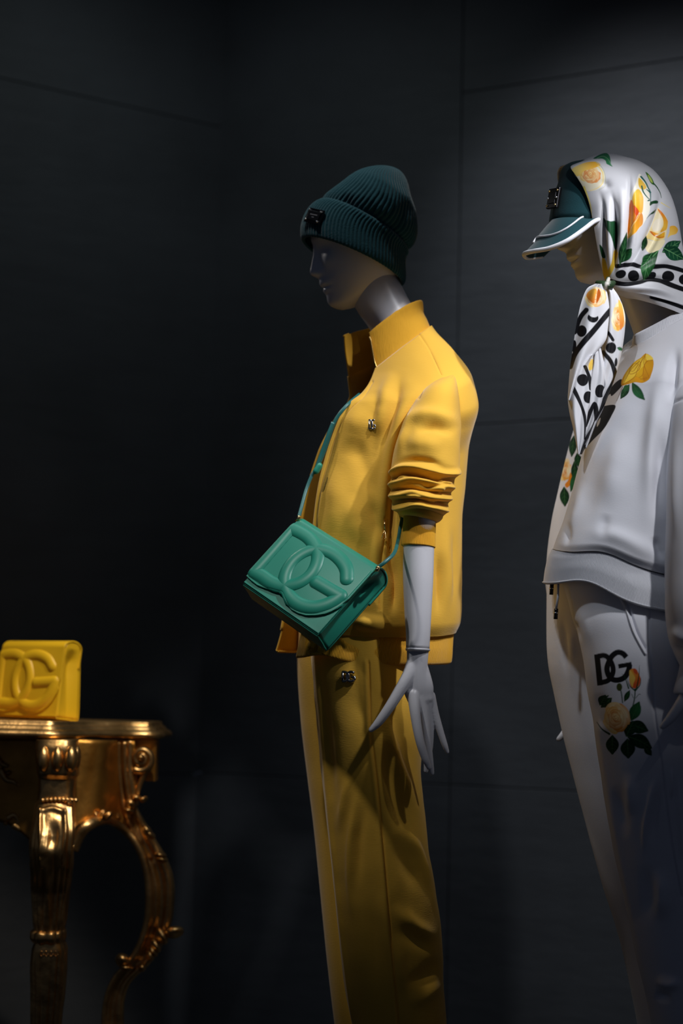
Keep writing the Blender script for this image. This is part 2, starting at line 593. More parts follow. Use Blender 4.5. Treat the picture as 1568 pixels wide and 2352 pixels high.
M_wallback = mat('black_joint', (0.012, 0.012, 0.014), 0.9)
M_floor = mat('dark_floor', (0.03, 0.03, 0.033), 0.5, bump=[(20, 0.1, 0.004)])
# ------------------------------------------------------------------ the setting
CORNER = P(470, 1300, 4.7)
DR = np.array([1.0, -0.49, 0]); DR /= np.linalg.norm(DR)
DL = np.array([-1.0, -0.566, 0]); DL /= np.linalg.norm(DL)


def wall_hit(px, py, D):
    """(distance along the wall from the corner, height) where a photo position meets the wall"""
    n = np.array([-D[1], D[0], 0])
    d = P(px, py, 1.0) - CAM
    t = ((CORNER - CAM) @ n) / (d @ n)
    q = CAM + d * t
    return (q - CORNER) @ D, q[2]


def structure(o, label, cat):
    o['kind'] = 'structure'
    return o


def build_wall(name, D, cols, label):
    inn = np.array([D[1], -D[0], 0])
    if inn[1] > 0:
        inn = -inn
    z0, z1 = 0.0, 3.7
    s1 = cols[-1][0][1]
    mid = CORNER * [1, 1, 0] + D * s1 / 2 + [0, 0, (z0 + z1) / 2]
    V, Fs = box(mid - inn * 0.05, D * s1 / 2, inn * 0.022, np.array([0, 0, (z1 - z0) / 2]))
    w = mk(name, V, Fs, M_wallback, None, False)
    w['kind'] = 'structure'
    w['label'] = label
    for (a, b), joints in cols:
        zs = [z0] + joints + [z1]
        for q in range(len(zs) - 1):
            g = 0.0012
            c = CORNER * [1, 1, 0] + D * (a + b) / 2 + [0, 0, (zs[q] + zs[q + 1]) / 2]
            V, Fs = box(c - inn * 0.014, D * ((b - a) / 2 - g), inn * 0.014, np.array([0, 0, (zs[q + 1] - zs[q]) / 2 - g]))
            bevel(mk('panel', V, Fs, M_wall, w, False), 0.0015, 2)


sR, zR1 = wall_hit(1040, 1803, DR)
zR2 = wall_hit(1070, 976, DR)[1]
zR3 = wall_hit(1070, 212, DR)[1]
sR = wall_hit(1040, 1400, DR)[0]
zL1 = wall_hit(420, 1778, DL)[1]
zL2 = wall_hit(120, 205, DL)[1]
build_wall('wall_right', DR, [((-0.004, sR), [zR1]), ((sR, 2 * sR), [zR1, zR2, zR3]), ((2 * sR, 3 * sR), [zR1, zR2, zR3])],
           'charcoal panelled back wall behind the two mannequins')
build_wall('wall_left', DL, [((-0.004, 1.5), [zL1, zL2]), ((1.5, 2.6), [zL1, zL2])], 'charcoal panelled wall behind the gilded table')
V, Fs = box((0.3, 3.1, -0.02), (2.6, 0, 0), (0, 2.4, 0), (0, 0, 0.02))
fl = mk('floor', V, Fs, M_floor, None, False)
fl['kind'] = 'structure'
fl['label'] = 'dark floor of the shop window'
# ------------------------------------------------------------------ mannequin in yellow
YM = 3.0


def head_grid(dx=0, dy=0):
    front = np.array([(404, 862), (410, 830), (430, 790), (450, 757), (480, 731), (510, 718), (535, 713), (552, 714), (564, 718), (580, 719), (600, 716), (615, 713), (625, 711),
                      (631, 713), (636, 722), (640, 730), (645, 733), (650, 733), (655, 734), (659, 738), (661, 741), (664, 742), (669, 742), (674, 745), (679, 749),
                      (684, 750), (690, 751), (696, 753), (702, 758), (706, 765), (709, 776)], float)
    base = np.array([(404, 862), (430, 790), (480, 731), (510, 719), (535, 715), (552, 718), (580, 729), (600, 734), (625, 739), (640, 742), (660, 748), (680, 754), (696, 758), (706, 768), (709, 776)], float)
    back = np.array([(404, 875), (412, 885), (430, 896), (450, 908), (480, 920), (520, 930), (560, 930), (600, 924), (640, 910), (660, 895), (680, 868), (695, 838), (704, 812), (709, 795)], float)
    half = np.array([(404, .012), (412, .030), (430, .050), (450, .062), (480, .071), (520, .075), (560, .073), (600, .066), (640, .058), (670, .047), (690, .036), (702, .026), (709, .010)], float)
    ys = np.r_[np.linspace(404, 545, 40), np.linspace(548, 709, 150)]
    f = pchip(front[:, 0], front[:, 1], ys); b0 = pchip(base[:, 0], base[:, 1], ys)
    bk = pchip(back[:, 0], back[:, 1], ys); hw = pchip(half[:, 0], half[:, 1], ys)
    u = np.linspace(-np.pi, np.pi, 220, endpoint=False)
    th = u - 0.75 * np.sin(u)            # crowd the points towards the face
    G = np.zeros((len(ys), len(th), 3))
    for i, y in enumerate(ys):
        L = P(b0[i] + dx, y + dy, YM); R = P(bk[i] + dx, y + dy, YM)
        C = (L + R) / 2; A = (R - L) / 2
        c = np.cos(th); s = np.sin(th)
        # faces are narrower in front than behind the ears
        wide = hw[i] * (1 - 0.10 * np.clip(c, 0, 1) ** 2 * (y > 560))
        G[i] = C - A * c[:, None] + np.stack([0 * s, -wide * s, 0 * s], 1)
        lat = wide * s
        px = (b0[i] - f[i]) * YM / F
        sig = np.interp(y, [560, 580, 605, 625, 640, 648, 662, 680, 700], [.009, .0065, .0085, .0125, .014, .020, .021, .018, .018])
        bump = px * np.exp(-(lat / sig) ** 2) * (c > 0)
        G[i, :, 0] -= bump
        # eye hollows, cheekbones
        for sg in (-1, 1):
            e = math.exp(-((y - 580) / 13) ** 2) * np.exp(-((lat - sg * .031) / .014) ** 2) * (c > 0)
            G[i, :, 0] += .005 * e
            e = math.exp(-((y - 610) / 16) ** 2) * np.exp(-((lat - sg * .040) / .016) ** 2) * (c > 0)
            G[i, :, 0] -= .004 * e
            e = math.exp(-((y - 662) / 3.0) ** 2) * np.exp(-((lat - sg * .014) / .010) ** 2) * (c > 0)
            G[i, :, 0] += .003 * e
    return G


def closed_grid(G):
    m, n = G.shape[:2]
    V = np.vstack([G.reshape(-1, 3), G[0].mean(0), G[-1].mean(0)])
    f = [tuple(q) for q in grid_faces(m, n, True)]
    f += [((j + 1) % n, j, m * n) for j in range(n)] + [((m - 1) * n + j, (m - 1) * n + (j + 1) % n, m * n + 1) for j in range(n)]
    return V, f


def px_caps(ch, Y, n=14):
    """chain of (px,py,depth offset,radius px) -> capsule"""
    a = np.array(ch, float)
    return capsule(P(a[:, 0], a[:, 1], Y + a[:, 2]), a[:, 3] * Y / F, n)


YH = 2.79
HAND = [
    # wrist and palm (flattened), then thumb and four fingers: photo x, y, depth offset, radius px
    [(959, 1492, 0, 26), (958, 1520, 0, 24.5), (956, 1550, 0, 26), (959, 1580, 0, 27), (963, 1603, 0, 24)],
    [(968, 1525, 0, 13), (978, 1575, 0, 17), (983, 1602, 0, 12)],
    [(944, 1545, 0, 17), (944, 1585, 0, 17), (948, 1606, 0, 14)],
    [(948, 1525, -.002, 16), (936, 1556, -.006, 15.5), (914, 1592, -.010, 13.5), (893, 1626, -.014, 12), (869, 1659, -.016, 10), (852, 1676, -.016, 6.5)],
    [(949, 1595, -.004, 14.5), (954, 1645, -.014, 12), (963, 1698, -.018, 10.5), (975, 1738, -.014, 9.2), (985, 1763, -.010, 6)],
    [(966, 1600, .000, 13), (975, 1652, .002, 11), (981, 1705, .004, 10), (987, 1750, .008, 8.5), (992, 1776, .012, 5.5)],
    [(979, 1602, .004, 12), (986, 1650, .014, 10), (986, 1705, .024, 9.5), (981, 1748, .032, 8), (978, 1771, .036, 5.5)],
    [(989, 1598, .006, 11), (998, 1636, .012, 9.5), (1009, 1674, .018, 8.5), (1020, 1708, .024, 7.3), (1027, 1727, .028, 5)],
]


def hand_mesh():
    parts = [px_caps(c, YH) for c in HAND]
    for v, f in parts[:3]:
        v[:, 1] = YH + (v[:, 1] - YH) * np.interp(v[:, 2], [P(960, 1600, YH)[2], P(960, 1510, YH)[2]], [.52, .88])
    return merge(parts)


def add_hand(parent, move=None, label=None):
    V, Fs = hand_mesh()
    o = mk('hand', V if move is None else move(V), Fs, M_skin, parent)
    r = o.modifiers.new('one_surface', 'REMESH'); r.mode = 'VOXEL'; r.voxel_size = 0.0015; r.use_smooth_shade = True
    s = o.modifiers.new('soft', 'SMOOTH'); s.factor = 0.5; s.iterations = 6
    return o


WRIST = P(959, 1490, YH)


def mover(px, py, Y, flip=False, turn=0.0):
    """carry the hand to another wrist; flip mirrors it in depth for the opposite hand"""
    T = P(px, py, Y)

    def f(V):
        D = V - WRIST
        if flip:
            D = D * [1, -1, 1]
        c, s = math.cos(turn), math.sin(turn)
        D = np.stack([D[:, 0] * c - D[:, 1] * s, D[:, 0] * s + D[:, 1] * c, D[:, 2]], 1)
        return D + T
    return f


man = new_empty('mannequin', tuple(P(880, 2640, YM) * [1, 1, 0]), 'white mannequin in yellow tracksuit and teal ribbed beanie, head bowed', 'mannequin')
Vh, Fh = closed_grid(head_grid())
neck = sil_loft([(800, 640, 905, 628, YM, .045), (806, 672, 917, 648, YM, .046), (813, 700, 940, 692, YM, .047), (851, 758, 974, 748, YM, .050), (872, 800, 1000, 800, YM, .06),
                 (885, 860, 1005, 850, YM, .07), (870, 940, 1010, 930, YM, .11), (820, 1100, 1000, 1100, YM, .12), (790, 1480, 970, 1480, YM, .12)], 60, 64)
Vn, Fn = closed_grid(neck)
body = mk('body', *merge([(Vh, Fh), (Vn, Fn)]), M_skin, man)

arm = sil_loft([(940, 1050, 1010, 1060, 2.80, .038), (930, 1200, 1000, 1210, 2.79, .036), (926, 1255, 997, 1258, 2.79, .034), (925, 1310, 995, 1325, 2.79, .033),
                (928, 1400, 991, 1400, 2.79, .029), (932, 1470, 987, 1472, 2.79, .0255), (932, 1489, 986, 1491, 2.79, .0252)], 60, 48)
mk('forearm', *closed_grid(arm), M_skin, man)
mk('wrist_joint', *closed_grid(sil_loft([(933, 1488, 985, 1490, 2.79, .024), (931, 1489, 987.5, 1491, 2.79, .026), (931, 1492.5, 987.5, 1494, 2.79, .026), (935, 1496, 984, 1497, 2.79, .022)], 8, 48)), M_skin, man)
add_hand(man)
add_hand(man, mover(840, 1485, 3.27, True))
mk('forearm', *closed_grid(arm * [1, -1, 1] + [P(840, 1490, 3.27)[0] - WRIST[0], 3.27 + YH, P(840, 1490, 3.27)[2] - WRIST[2]]), M_skin, man)

# ---- beanie
bean_keys = [(737, 466, 930, 571, YM, .080), (746, 453, 944, 564, YM, .086), (762, 440, 954, 548, YM, .089), (781, 426, 957.5, 528, YM, .089), (800, 411, 955, 495, YM, .084), (817, 400, 942, 453, YM, .070),
             (837, 392, 935, 421, YM, .052), (858, 387, 925, 401, YM, .034), (877, 385, 908, 390, YM, .016), (890, 385.5, 893, 386, YM, .002)]
nb = 62
G = sil_loft(bean_keys, 90, nb * 7)
th = np.linspace(0, 2 * np.pi, nb * 7, endpoint=False)
G = folds(G, [([(790, 440), (800, 470), (815, 500)], 12, -.004), ([(842, 410), (860, 460), (880, 520)], 14, .003), ([(930, 440), (925, 490), (905, 520), (880, 540)], 16, -.005), ([(925, 400), (935, 440), (945, 480)], 8, .003)])
fade = np.clip(np.linspace(1.15, 0, 90), 0, 1)[:, None] ** .5
G = G + out_normals(G, True) * (np.abs(np.cos(nb / 2 * th))[None, :] * .0027 * fade - .001)[..., None]
beanie = mk_grid('beanie', G, True, M_teal, man, .004, label='dark teal rib-knit beanie with a deep turned-up cuff')
cuff_keys = [(700, 551, 918, 645, YM, .083), (695, 552, 924, 652, YM, .088), (692, 531, 930, 634, YM, .091), (697, 505, 929, 605, YM, .091), (711, 480, 931, 588, YM, .0905), (729, 466, 936, 578, YM, .089), (736, 463, 934, 573, YM, .086), (741, 468, 928, 573, YM, .080)]
nc = 86
Gc = sil_loft(cuff_keys, 46, nc * 7)
thc = np.linspace(0, 2 * np.pi, nc * 7, endpoint=False)
env = np.clip(np.minimum(np.arange(46), 45 - np.arange(46)) / 5, 0, 1)[:, None]
Gc0 = Gc
Gc = Gc + out_normals(Gc, True) * (np.abs(np.cos(nc / 2 * thc))[None, :] * .0021 * env)[..., None]
mk_grid('cuff', Gc, True, M_teal, beanie, 0)
# metal tag on the cuff
q3 = [near_point(Gc0, *p)[0] for p in ((716, 479), (752, 488), (737, 522), (703, 511))]
c3 = sum(q3) / 4
ux = (q3[1] - q3[0] + q3[2] - q3[3]) / 4; uy = (q3[0] - q3[3] + q3[1] - q3[2]) / 4
nz = np.cross(ux, uy); nz /= np.linalg.norm(nz)
if nz @ (c3 - CAM) > 0:
    nz = -nz
c3 = c3 + nz * .0065
tag = bevel(mk('metal_tag', *box(c3, ux, uy, nz * .0015), M_gun, beanie, False, label='dark metal tag with four studs'), .0008)
bevel(mk('tag_plate', *box(c3 + nz * .002, ux * .74, uy * .62, nz * .0012), M_black, beanie, False), .0006)
for sx in (-1, 1):
    for sy in (-1, 1):
        o = c3 + ux * .74 * sx + uy * .66 * sy + nz * .0022
        mk('stud', *capsule([o, o + nz * .0012], [.0021, .0019], 12, 2), M_silver, beanie)


def text_on(name, s, c, ux, uy, size, m, parent):
    cu = bpy.data.curves.new(name, 'FONT')
    cu.body = s; cu.align_x = 'CENTER'; cu.align_y = 'CENTER'; cu.size = size; cu.extrude = .0001
    t = bpy.data.objects.new(name + '_curve', cu)
    COLL.objects.link(t)
    bpy.context.view_layer.update()
    me = bpy.data.meshes.new_from_object(t.evaluated_get(bpy.context.evaluated_depsgraph_get()))
    bpy.data.objects.remove(t); bpy.data.curves.remove(cu)
    x = ux / np.linalg.norm(ux); z = np.cross(x, uy); z /= np.linalg.norm(z); y = np.cross(z, x)
    b = BASE[parent.name]
    me.transform(Matrix(((x[0], y[0], z[0], c[0] - b[0]), (x[1], y[1], z[1], c[1] - b[1]), (x[2], y[2], z[2], c[2] - b[2]), (0, 0, 0, 1))))
    me.materials.clear(); me.materials.append(m)
    o = bpy.data.objects.new(name, me)
    o.parent = parent
    COLL.objects.link(o)
    return o


M_text = mat('grey_lettering', (0.35, 0.35, 0.38), 0.4)
text_on('lettering', 'DOLCE&GABBANA', c3 + nz * .0034 + uy * .12, ux, uy, .0026, M_text, beanie)
text_on('lettering', 'MILANO', c3 + nz * .0034 - uy * .22, ux, uy, .0020, M_text, beanie)

# ---- jacket body
jk = [
    # N near edge      M near side    R back        Yc    b    th   F far edge  dYF
    (863, 846, 922, 802, 984, 752, YM, .066, 50, 801, 864, .035),
    (852, 876, 930, 838, 994, 764, YM, .105, 46, 804, 888, .035),
    (832, 905, 962, 880, 1016, 794, YM, .155, 42, 806, 908, .035),
    (806, 926, 985, 915, 1038, 846, YM, .180, 40, 800, 927, .035),
    (783, 958, 985, 955, 1050, 900, YM, .185, 38, 772, 962, .035),
    (766, 1000, 962, 1000, 1056, 960, YM, .175, 37, 751, 1000, .035),
    (750, 1050, 930, 1055, 1056, 1030, YM, .165, 36, 733, 1038, .035),
    (735, 1110, 915, 1130, 1053, 1100, YM, .163, 35, 714, 1100, .035),
    (723, 1190, 905, 1215, 1047, 1190, YM, .163, 35, 696, 1185, .035),
    (716, 1300, 900, 1320, 1047, 1300, YM, .162, 35, 678, 1290, .035),
    (703, 1390, 895, 1400, 1046, 1390, YM, .160, 35, 660, 1390, .035),
    (697, 1425, 893, 1432, 1042, 1422, YM, .157, 35, 652, 1425, .035),
    (692, 1450, 888, 1462, 1030, 1446, YM, .143, 35, 647, 1448, .035),
]
J = nmr_loft(jk, 330, 420)
v = np.linspace(0, 1, 330)[:, None]
J = J + out_normals(J, False) * (.0022 * vnoise(J * [9, 9, 6], 3) + .0010 * vnoise(J * [26, 26, 18], 5))[..., None]
jf = [
    # shoulder seam and armhole
    ([(964, 772), (985, 805), (1000, 835), (1012, 862)], 2.2, -.0022, 'f'),
    # drapes from the shoulder to the hem
    ([(962, 880), (930, 940), (908, 1000), (893, 1080), (884, 1170), (882, 1240)], 13, .013),
    ([(978, 905), (945, 975), (918, 1040), (902, 1120), (896, 1230), (897, 1330), (905, 1410)], 13, -.022),
    ([(925, 850), (912, 910), (895, 985), (880, 1060)], 13, -.009),
    ([(905, 850), (890, 900), (872, 960), (868, 1010)], 15, .007),
    ([(878, 900), (862, 950), (850, 985)], 14, -.006),
    ([(835, 930), (815, 990), (800, 1050)], 20, .006),
    ([(806, 960), (822, 1030), (840, 1090), (860, 1160)], 22, -.007),
    ([(872, 965), (858, 1030), (846, 1100)], 18, -.004),
    
    ([(770, 1060), (776, 1130), (772, 1200), (760, 1260)], 26, .006),
    ([(846, 1130), (862, 1190), (874, 1260)], 16, -.005),
    ([(820, 1130), (815, 1190), (830, 1260)], 20, .005),
    # pocket
    ([(884, 1190), (878, 1250), (873, 1300), (871, 1400)], 3.0, -.005, 'f'),
    ([(866, 1200), (862, 1290), (858, 1390)], 7, .005),
    ([(800, 1420), (840, 1428), (880, 1432), (900, 1425)], 12, .010),
    ([(905, 1260), (908, 1340), (900, 1420)], 10, -.010),
    # back panel behind the arm
    ([(1022, 1180), (1018, 1260), (1024, 1340), (1020, 1430)], 12, .006),
    ([(1003, 1260), (1005, 1340), (1003, 1420)], 9, -.007),
    ([(1036, 1200), (1040, 1300), (1034, 1400)], 7, -.004),
    ([(1030, 880), (1040, 960), (1046, 1040)], 8, .004),
    # front edge: zip tape
    ([(858, 880), (838, 912), (812, 936), (790, 966), (772, 1006), (757, 1056), (742, 1116), (730, 1194), (724, 1300), (712, 1380)], 2.2, -.0022, 'f'),
]
J = folds(J, jf, False)
jacket = mk_grid('jacket', J, False, M_yellow, man, .004, label='yellow zip-front jersey jacket worn open')

# ---- collar
ck = [
    (866, 850, 924, 806, 984, 753, YM, .066, 50, 800, 866, .03),
    (860, 832, 918, 786, 978, 738, YM, .062, 50, 797, 850, .02),
    (854, 800, 905, 755, 972, 722, YM, .060, 52, 792, 812, .0),
    (849, 772, 900, 731, 971, 706, YM, .060, 52, 789, 780, -.01),
    (847, 764, 899, 722, 969, 699, YM, .058, 52, 789, 773, -.01),
    (851, 764, 899, 723, 966, 700, YM, .054, 52, 794, 775, -.008),
    (854, 790, 903, 742, 966, 715, YM, .054, 52, 797, 800, .0),
]
CG = nmr_loft(ck, 70, 240)
CG = CG + out_normals(CG, False) * (.0012 * vnoise(CG * 22, 8))[..., None]
mk_grid('collar', CG, False, M_yellow_rib, jacket, .003)

# ---- hem band (ribbed)
hb = [
    (694, 1444, 890, 1452, 1028, 1440, YM, .140, 35, 650, 1442, .035),
    (690, 1462, 884, 1468, 1026, 1458, YM, .138, 35, 646, 1458, .035),
    (685, 1490, 876, 1498, 1026, 1494, YM, .142, 35, 640, 1480, .035),
    (681, 1510, 872, 1521, 1023, 1517, YM, .140, 35, 635, 1496, .035),
    (686, 1509, 872, 1518, 1018, 1515, YM, .134, 35, 642, 1494, .035),
]
HB = nmr_loft(hb, 40, 900)
rib = .0003 * np.cos(np.arange(900) * 2 * np.pi / 4.0)
HB = HB + out_normals(HB, False) * rib[None, :, None]
x, y = proj(HB)
lift = 12 * np.exp(-((x - 740) / 45) ** 2) - 5 * np.exp(-((x - 860) / 30) ** 2)
HB = HB + UPV * (lift * YM / F * np.linspace(0, 1, 40)[:, None])[..., None]
HB = folds(HB, [([(738, 1440), (725, 1480), (738, 1515)], 16, -.006), ([(780, 1448), (830, 1462), (880, 1455)], 9, -.005)], False)
mk_grid('hem_band', HB, False, M_yellow_rib, jacket, .003)

# ---- sleeves
sk = [
    (985, 880, 1036, 858, 2.90, .020), (968, 898, 1044, 868, 2.865, .045), (952, 920, 1051, 896, 2.84, .062), (934, 955, 1057, 940, 2.825, .070), (918, 989, 1058, 985, 2.815, .074),
    (904, 1040, 1057, 1040, 2.805, .078), (897, 1075, 1057, 1078, 2.80, .078), (895, 1096, 1050, 1098, 2.80, .074), (894, 1116, 1042, 1112, 2.795, .070), (897, 1146, 1037, 1138, 2.79, .068),
    (906, 1170, 1024, 1180, 2.79, .060), (916, 1182, 1012, 1197, 2.79, .050), (928, 1186, 1002, 1202, 2.79, .040),
]
S = sil_loft(sk, 260, 260, 2.1, dense=.72)
S = S + out_normals(S, True) * (.0025 * vnoise(S * [14, 14, 20], 11))[..., None]
sf = [
    ([(1036, 864), (1001, 864), (977, 882), (960, 914)], 3, -.003, 'f'),
    ([(960, 925), (935, 975), (915, 1035), (905, 1065)], 9, .006),
    ([(928, 985), (952, 960), (990, 953), (1035, 966), (1052, 985)], 15, .008),
    ([(950, 992), (1000, 982), (1050, 996)], 11, -.007),
    ([(925, 1020), (975, 1020), (1020, 1035)], 20, .006),
    ([(905, 1072), (940, 1058), (985, 1060), (1030, 1076)], 8, -.007),
    # pushed-up folds
    ([(885, 1092), (903, 1083), (925, 1072), (955, 1071), (990, 1079), (1020, 1086), (1065, 1084)], 6.5, 0.0101, 'f'),
    ([(885, 1102), (930, 1089), (975, 1094), (1010, 1102), (1060, 1100)], 4.5, -0.0101, 'f'),
    ([(880, 1116), (915, 1109), (945, 1102), (980, 1108), (1010, 1116), (1055, 1122)], 6, 0.0094, 'f'),
    ([(880, 1128), (935, 1120), (965, 1124), (1000, 1131), (1050, 1134)], 4, -0.0094, 'f'),
    ([(880, 1140), (920, 1137), (950, 1131), (985, 1141), (1050, 1146)], 6, 0.0086, 'f'),
    ([(890, 1152), (930, 1148), (965, 1149), (990, 1156), (1045, 1158)], 4, -0.0094, 'f'),
    ([(890, 1170), (930, 1163), (955, 1157), (990, 1163), (1040, 1176)], 6, 0.0094, 'f'),
    ([(905, 1180), (950, 1173), (985, 1176), (1030, 1190)], 4, -0.0062, 'f'),
    ([(985, 1120), (1012, 1126), (1000, 1140)], 5, .007), ([(960, 1110), (985, 1118), (1030, 1112)], 4, -.007),
    ([(925, 1142), (955, 1140), (978, 1150)], 4, .007), ([(1005, 1096), (1025, 1108), (1042, 1104)], 4, .007), ([(905, 1098), (922, 1094), (940, 1096)], 4, .006),
    ([(1000, 1150), (1020, 1158), (1036, 1150)], 4, -.007),
]
S = folds(S, sf, bias=.34)
sleeve = mk_grid('sleeve', S, True, M_yellow, jacket, .004)
CU = sil_loft([(927, 1178, 1000, 1190, 2.79, .036), (926.5, 1200, 1000, 1206, 2.79, .036), (924, 1230, 999.5, 1235, 2.79, .0365), (922, 1253, 999, 1258, 2.79, .037), (925, 1254, 996, 1258, 2.79, .034)], 30, 600)
CU = CU + out_normals(CU, True) * (.0005 * np.cos(np.arange(600) * 2 * np.pi / 5))[None, :, None]
mk_grid('sleeve_cuff', CU, True, M_yellow_rib, jacket, .003)
far = sil_loft([(880, 900, 960, 890, 3.14, .02), (850, 960, 965, 955, 3.18, .065), (820, 1080, 950, 1080, 3.22, .07), (815, 1190, 930, 1190, 3.24, .06), (815, 1255, 885, 1255, 3.26, .036)], 60, 60)
mk_grid('sleeve', far, True, M_yellow, jacket, .004)

# ---- zip edges, pocket pull, badge
def surf_path(G, pts, lift, n=40):
    q = spline(pts, n)
    return np.array([a + b * lift for a, b in (near_point(G, *p) for p in q)])


def smooth_path(p, k=3):
    for _ in range(k):
        p = np.vstack([p[:1], (p[:-2] + 2 * p[1:-1] + p[2:]) / 4, p[-1:]])
    return p


e = J[::4, 0]
mk('zip_tape', *tube(smooth_path(e), .0028, 8, .8), M_yellow_rib, jacket)
e = J[::4, -1]
mk('zip_tape', *tube(smooth_path(e), .0028, 8, .8), M_yellow_rib, jacket)
zp = np.array([CG[int(i), 0] for i in np.linspace(0, 46, 12)])
mk('zip_teeth', *tube(zp + [0, -.003, 0], .0022, 8), M_zip, jacket)


def dg_strokes(cx, cy, w, h, slant=0.0):
    """centre lines of the interlocked monogram in photo pixels"""
    X = lambda u, v: (cx + (u - .5) * w + slant * (v - .5) * h, cy + (v - .5) * h)
    D1 = [X(.07, .06), X(.07, .94)]
    D2 = spline([X(.05, .08), X(.28, .09), X(.45, .25), X(.50, .5), X(.45, .75), X(.28, .91), X(.05, .92)], 24)
    g = []
    for a in np.linspace(-48, -318, 26):
        g.append(X(.66 + .30 * math.cos(math.radians(a)), .5 + .44 * math.sin(math.radians(a))))
    G2 = [X(.70, .56), X(.96, .56)]
    G3 = [X(.92, .56), X(.90, .80)]
    return [D1, D2, g, G2, G3]


def badge(G, cx, cy, w, h, rad, m, parent, slant=0.0, label=None):
    pos, nn = near_point(G, cx, cy)
    parts = []
    for st in dg_strokes(cx, cy, w, h, slant):
        st = np.array(st, float)
        d = P(st[:, 0], st[:, 1], 1.0) - CAM
        t = ((pos + nn * .0035 - CAM) @ nn) / (d @ nn)
        q = CAM + d * t[:, None]
        parts.append(tube(q, rad, 8, 1.0, up=nn))
    return mk('badge', *merge(parts), m, parent, label=label)


badge(J, 855, 975, 17, 24, .0019, M_badge, jacket, label='small dark metal monogram badge')
p0, n0 = near_point(J, 880, 1228)
tri = np.array([P(884, 1216, p0[1] - .013), P(876, 1236, p0[1] - .014), P(886, 1237, p0[1] - .014), P(884, 1216, p0[1] - .013)])
mk('zip_pull', *merge([tube(tri, .0011, 8), tube(np.array([P(883, 1195, p0[1] - .011), P(884, 1218, p0[1] - .013)]), .0018, 8)]), M_brass, jacket)

# ---- trousers
tn = [(708, 1440, 960, 1440, 2.99, .13), (714, 1500, 980, 1500, 2.98, .125), (724, 1600, 982, 1600, 2.97, .118), (737, 1770, 966, 1770, 2.96, .108), (745, 1828, 971, 1828, 2.96, .104), (756, 1944, 983, 1950, 2.96, .098),
      (768, 2068, 1004, 2066, 2.96, .094), (779, 2158, 1015, 2158, 2.96, .092), (797, 2293, 1019, 2270, 2.96, .092), (811, 2352, 1025, 2352, 2.96, .092), (830, 2500, 1030, 2500, 2.96, .092), (850, 2700, 1035, 2700, 2.96, .094), (860, 2850, 1035, 2850, 2.96, .094)]
TN = sil_loft(tn, 340, 300, 1.9, dense=.72)
TN = TN + out_normals(TN, True) * (.003 * vnoise(TN * [9, 9, 5], 21) + .0012 * vnoise(TN * [25, 25, 22], 22))[..., None]
seam_pts = [(846, 1521), (849, 1600), (851, 1673), (865, 1789), (884, 1983), (900, 2177), (910, 2290), (915, 2352), (925, 2500)]
tf = [
    (seam_pts, 2.3, -.004, 'f'), ([(a - 7, b) for a, b in seam_pts], 5, .002, 'f'),
    ([(880, 1600), (900, 1690), (922, 1770), (950, 1850), (980, 1900)], 13, .008), ([(900, 1620), (925, 1720), (950, 1800)], 18, -.005), ([(880, 1690), (898, 1790), (925, 1880), (960, 1940)], 18, -.006),
    ([(925, 1880), (950, 1935), (975, 1995), (998, 2060)], 12, .008), ([(905, 1910), (935, 1985), (970, 2060)], 18, -.005),
    ([(822, 1800), (811, 1880), (804, 1960), (806, 2060), (815, 2140)], 9, .006), ([(836, 1840), (826, 1930), (826, 2050)], 11, -.005), ([(806, 1760), (790, 1840), (778, 1920)], 11, .005),
    ([(900, 2075), (930, 2108), (970, 2138), (1010, 2160)], 15, .008), ([(895, 2125), (945, 2155), (1010, 2180)], 17, -.005),
    ([(905, 2150), (916, 2210), (926, 2290)], 13, .005), ([(1015, 2200), (975, 2238), (925, 2270)], 16, -.007), ([(1018, 2245), (980, 2285), (930, 2310)], 16, .006),
    ([(870, 2040), (885, 2130), (895, 2230)], 12, .004), ([(845, 2050), (860, 2180), (870, 2300)], 16, -.004),
    ([(740, 1560), (752, 1700), (770, 1900)], 12, -.005),
    ([(722, 1445), (728, 1540), (745, 1760), (764, 1944), (784, 2138), (804, 2293), (825, 2480)], 5, .005, 'f'),
]
TN = folds(TN, tf)
trousers = mk_grid('trousers', TN, True, M_yellow, man, .003, label='yellow jersey trousers with pressed front creases')
tfar = [(682, 1440, 900, 1440, 3.10, .12), (682, 1515, 900, 1515, 3.10, .11), (690, 1650, 880, 1650, 3.11, .10), (705, 1780, 860, 1780, 3.12, .095), (720, 1900, 870, 1900, 3.12, .09), (735, 2050, 890, 2050, 3.12, .09),
        (750, 2200, 910, 2200, 3.12, .09), (768, 2352, 930, 2352, 3.12, .09), (790, 2500, 940, 2500, 3.12, .09), (805, 2650, 945, 2650, 3.12, .09), (815, 2785, 945, 2785, 3.12, .09)]
TF = sil_loft(tfar, 160, 120, 1.9)
mk_grid('trouser_leg', TF, True, M_yellow, trousers, .003)
badge(TN, 801, 1554, 33, 25, .0026, M_badge, trousers, label='dark metal monogram badge')
# ------------------------------------------------------------------ mannequin in white
YW = 2.80
WH = srgb(226, 226, 232)
SILK = srgb(208, 208, 212)
INK = (0.006, 0.006, 0.008)
R_EDGE, R_MID, R_DEEP, R_HEART = srgb(250, 240, 200), srgb(245, 200, 90), srgb(235, 140, 30), srgb(190, 60, 30)
PAL_PALE = (srgb(246, 238, 214), srgb(246, 220, 140), srgb(240, 178, 76), srgb(214, 96, 56))
PAL_GOLD = (srgb(246, 214, 90), srgb(238, 182, 30), srgb(205, 130, 18), srgb(150, 80, 12))
LEAF, VEIN = srgb(40, 110, 62), srgb(110, 170, 110)
LEAFD, VEIND = srgb(20, 66, 34), srgb(60, 110, 60)

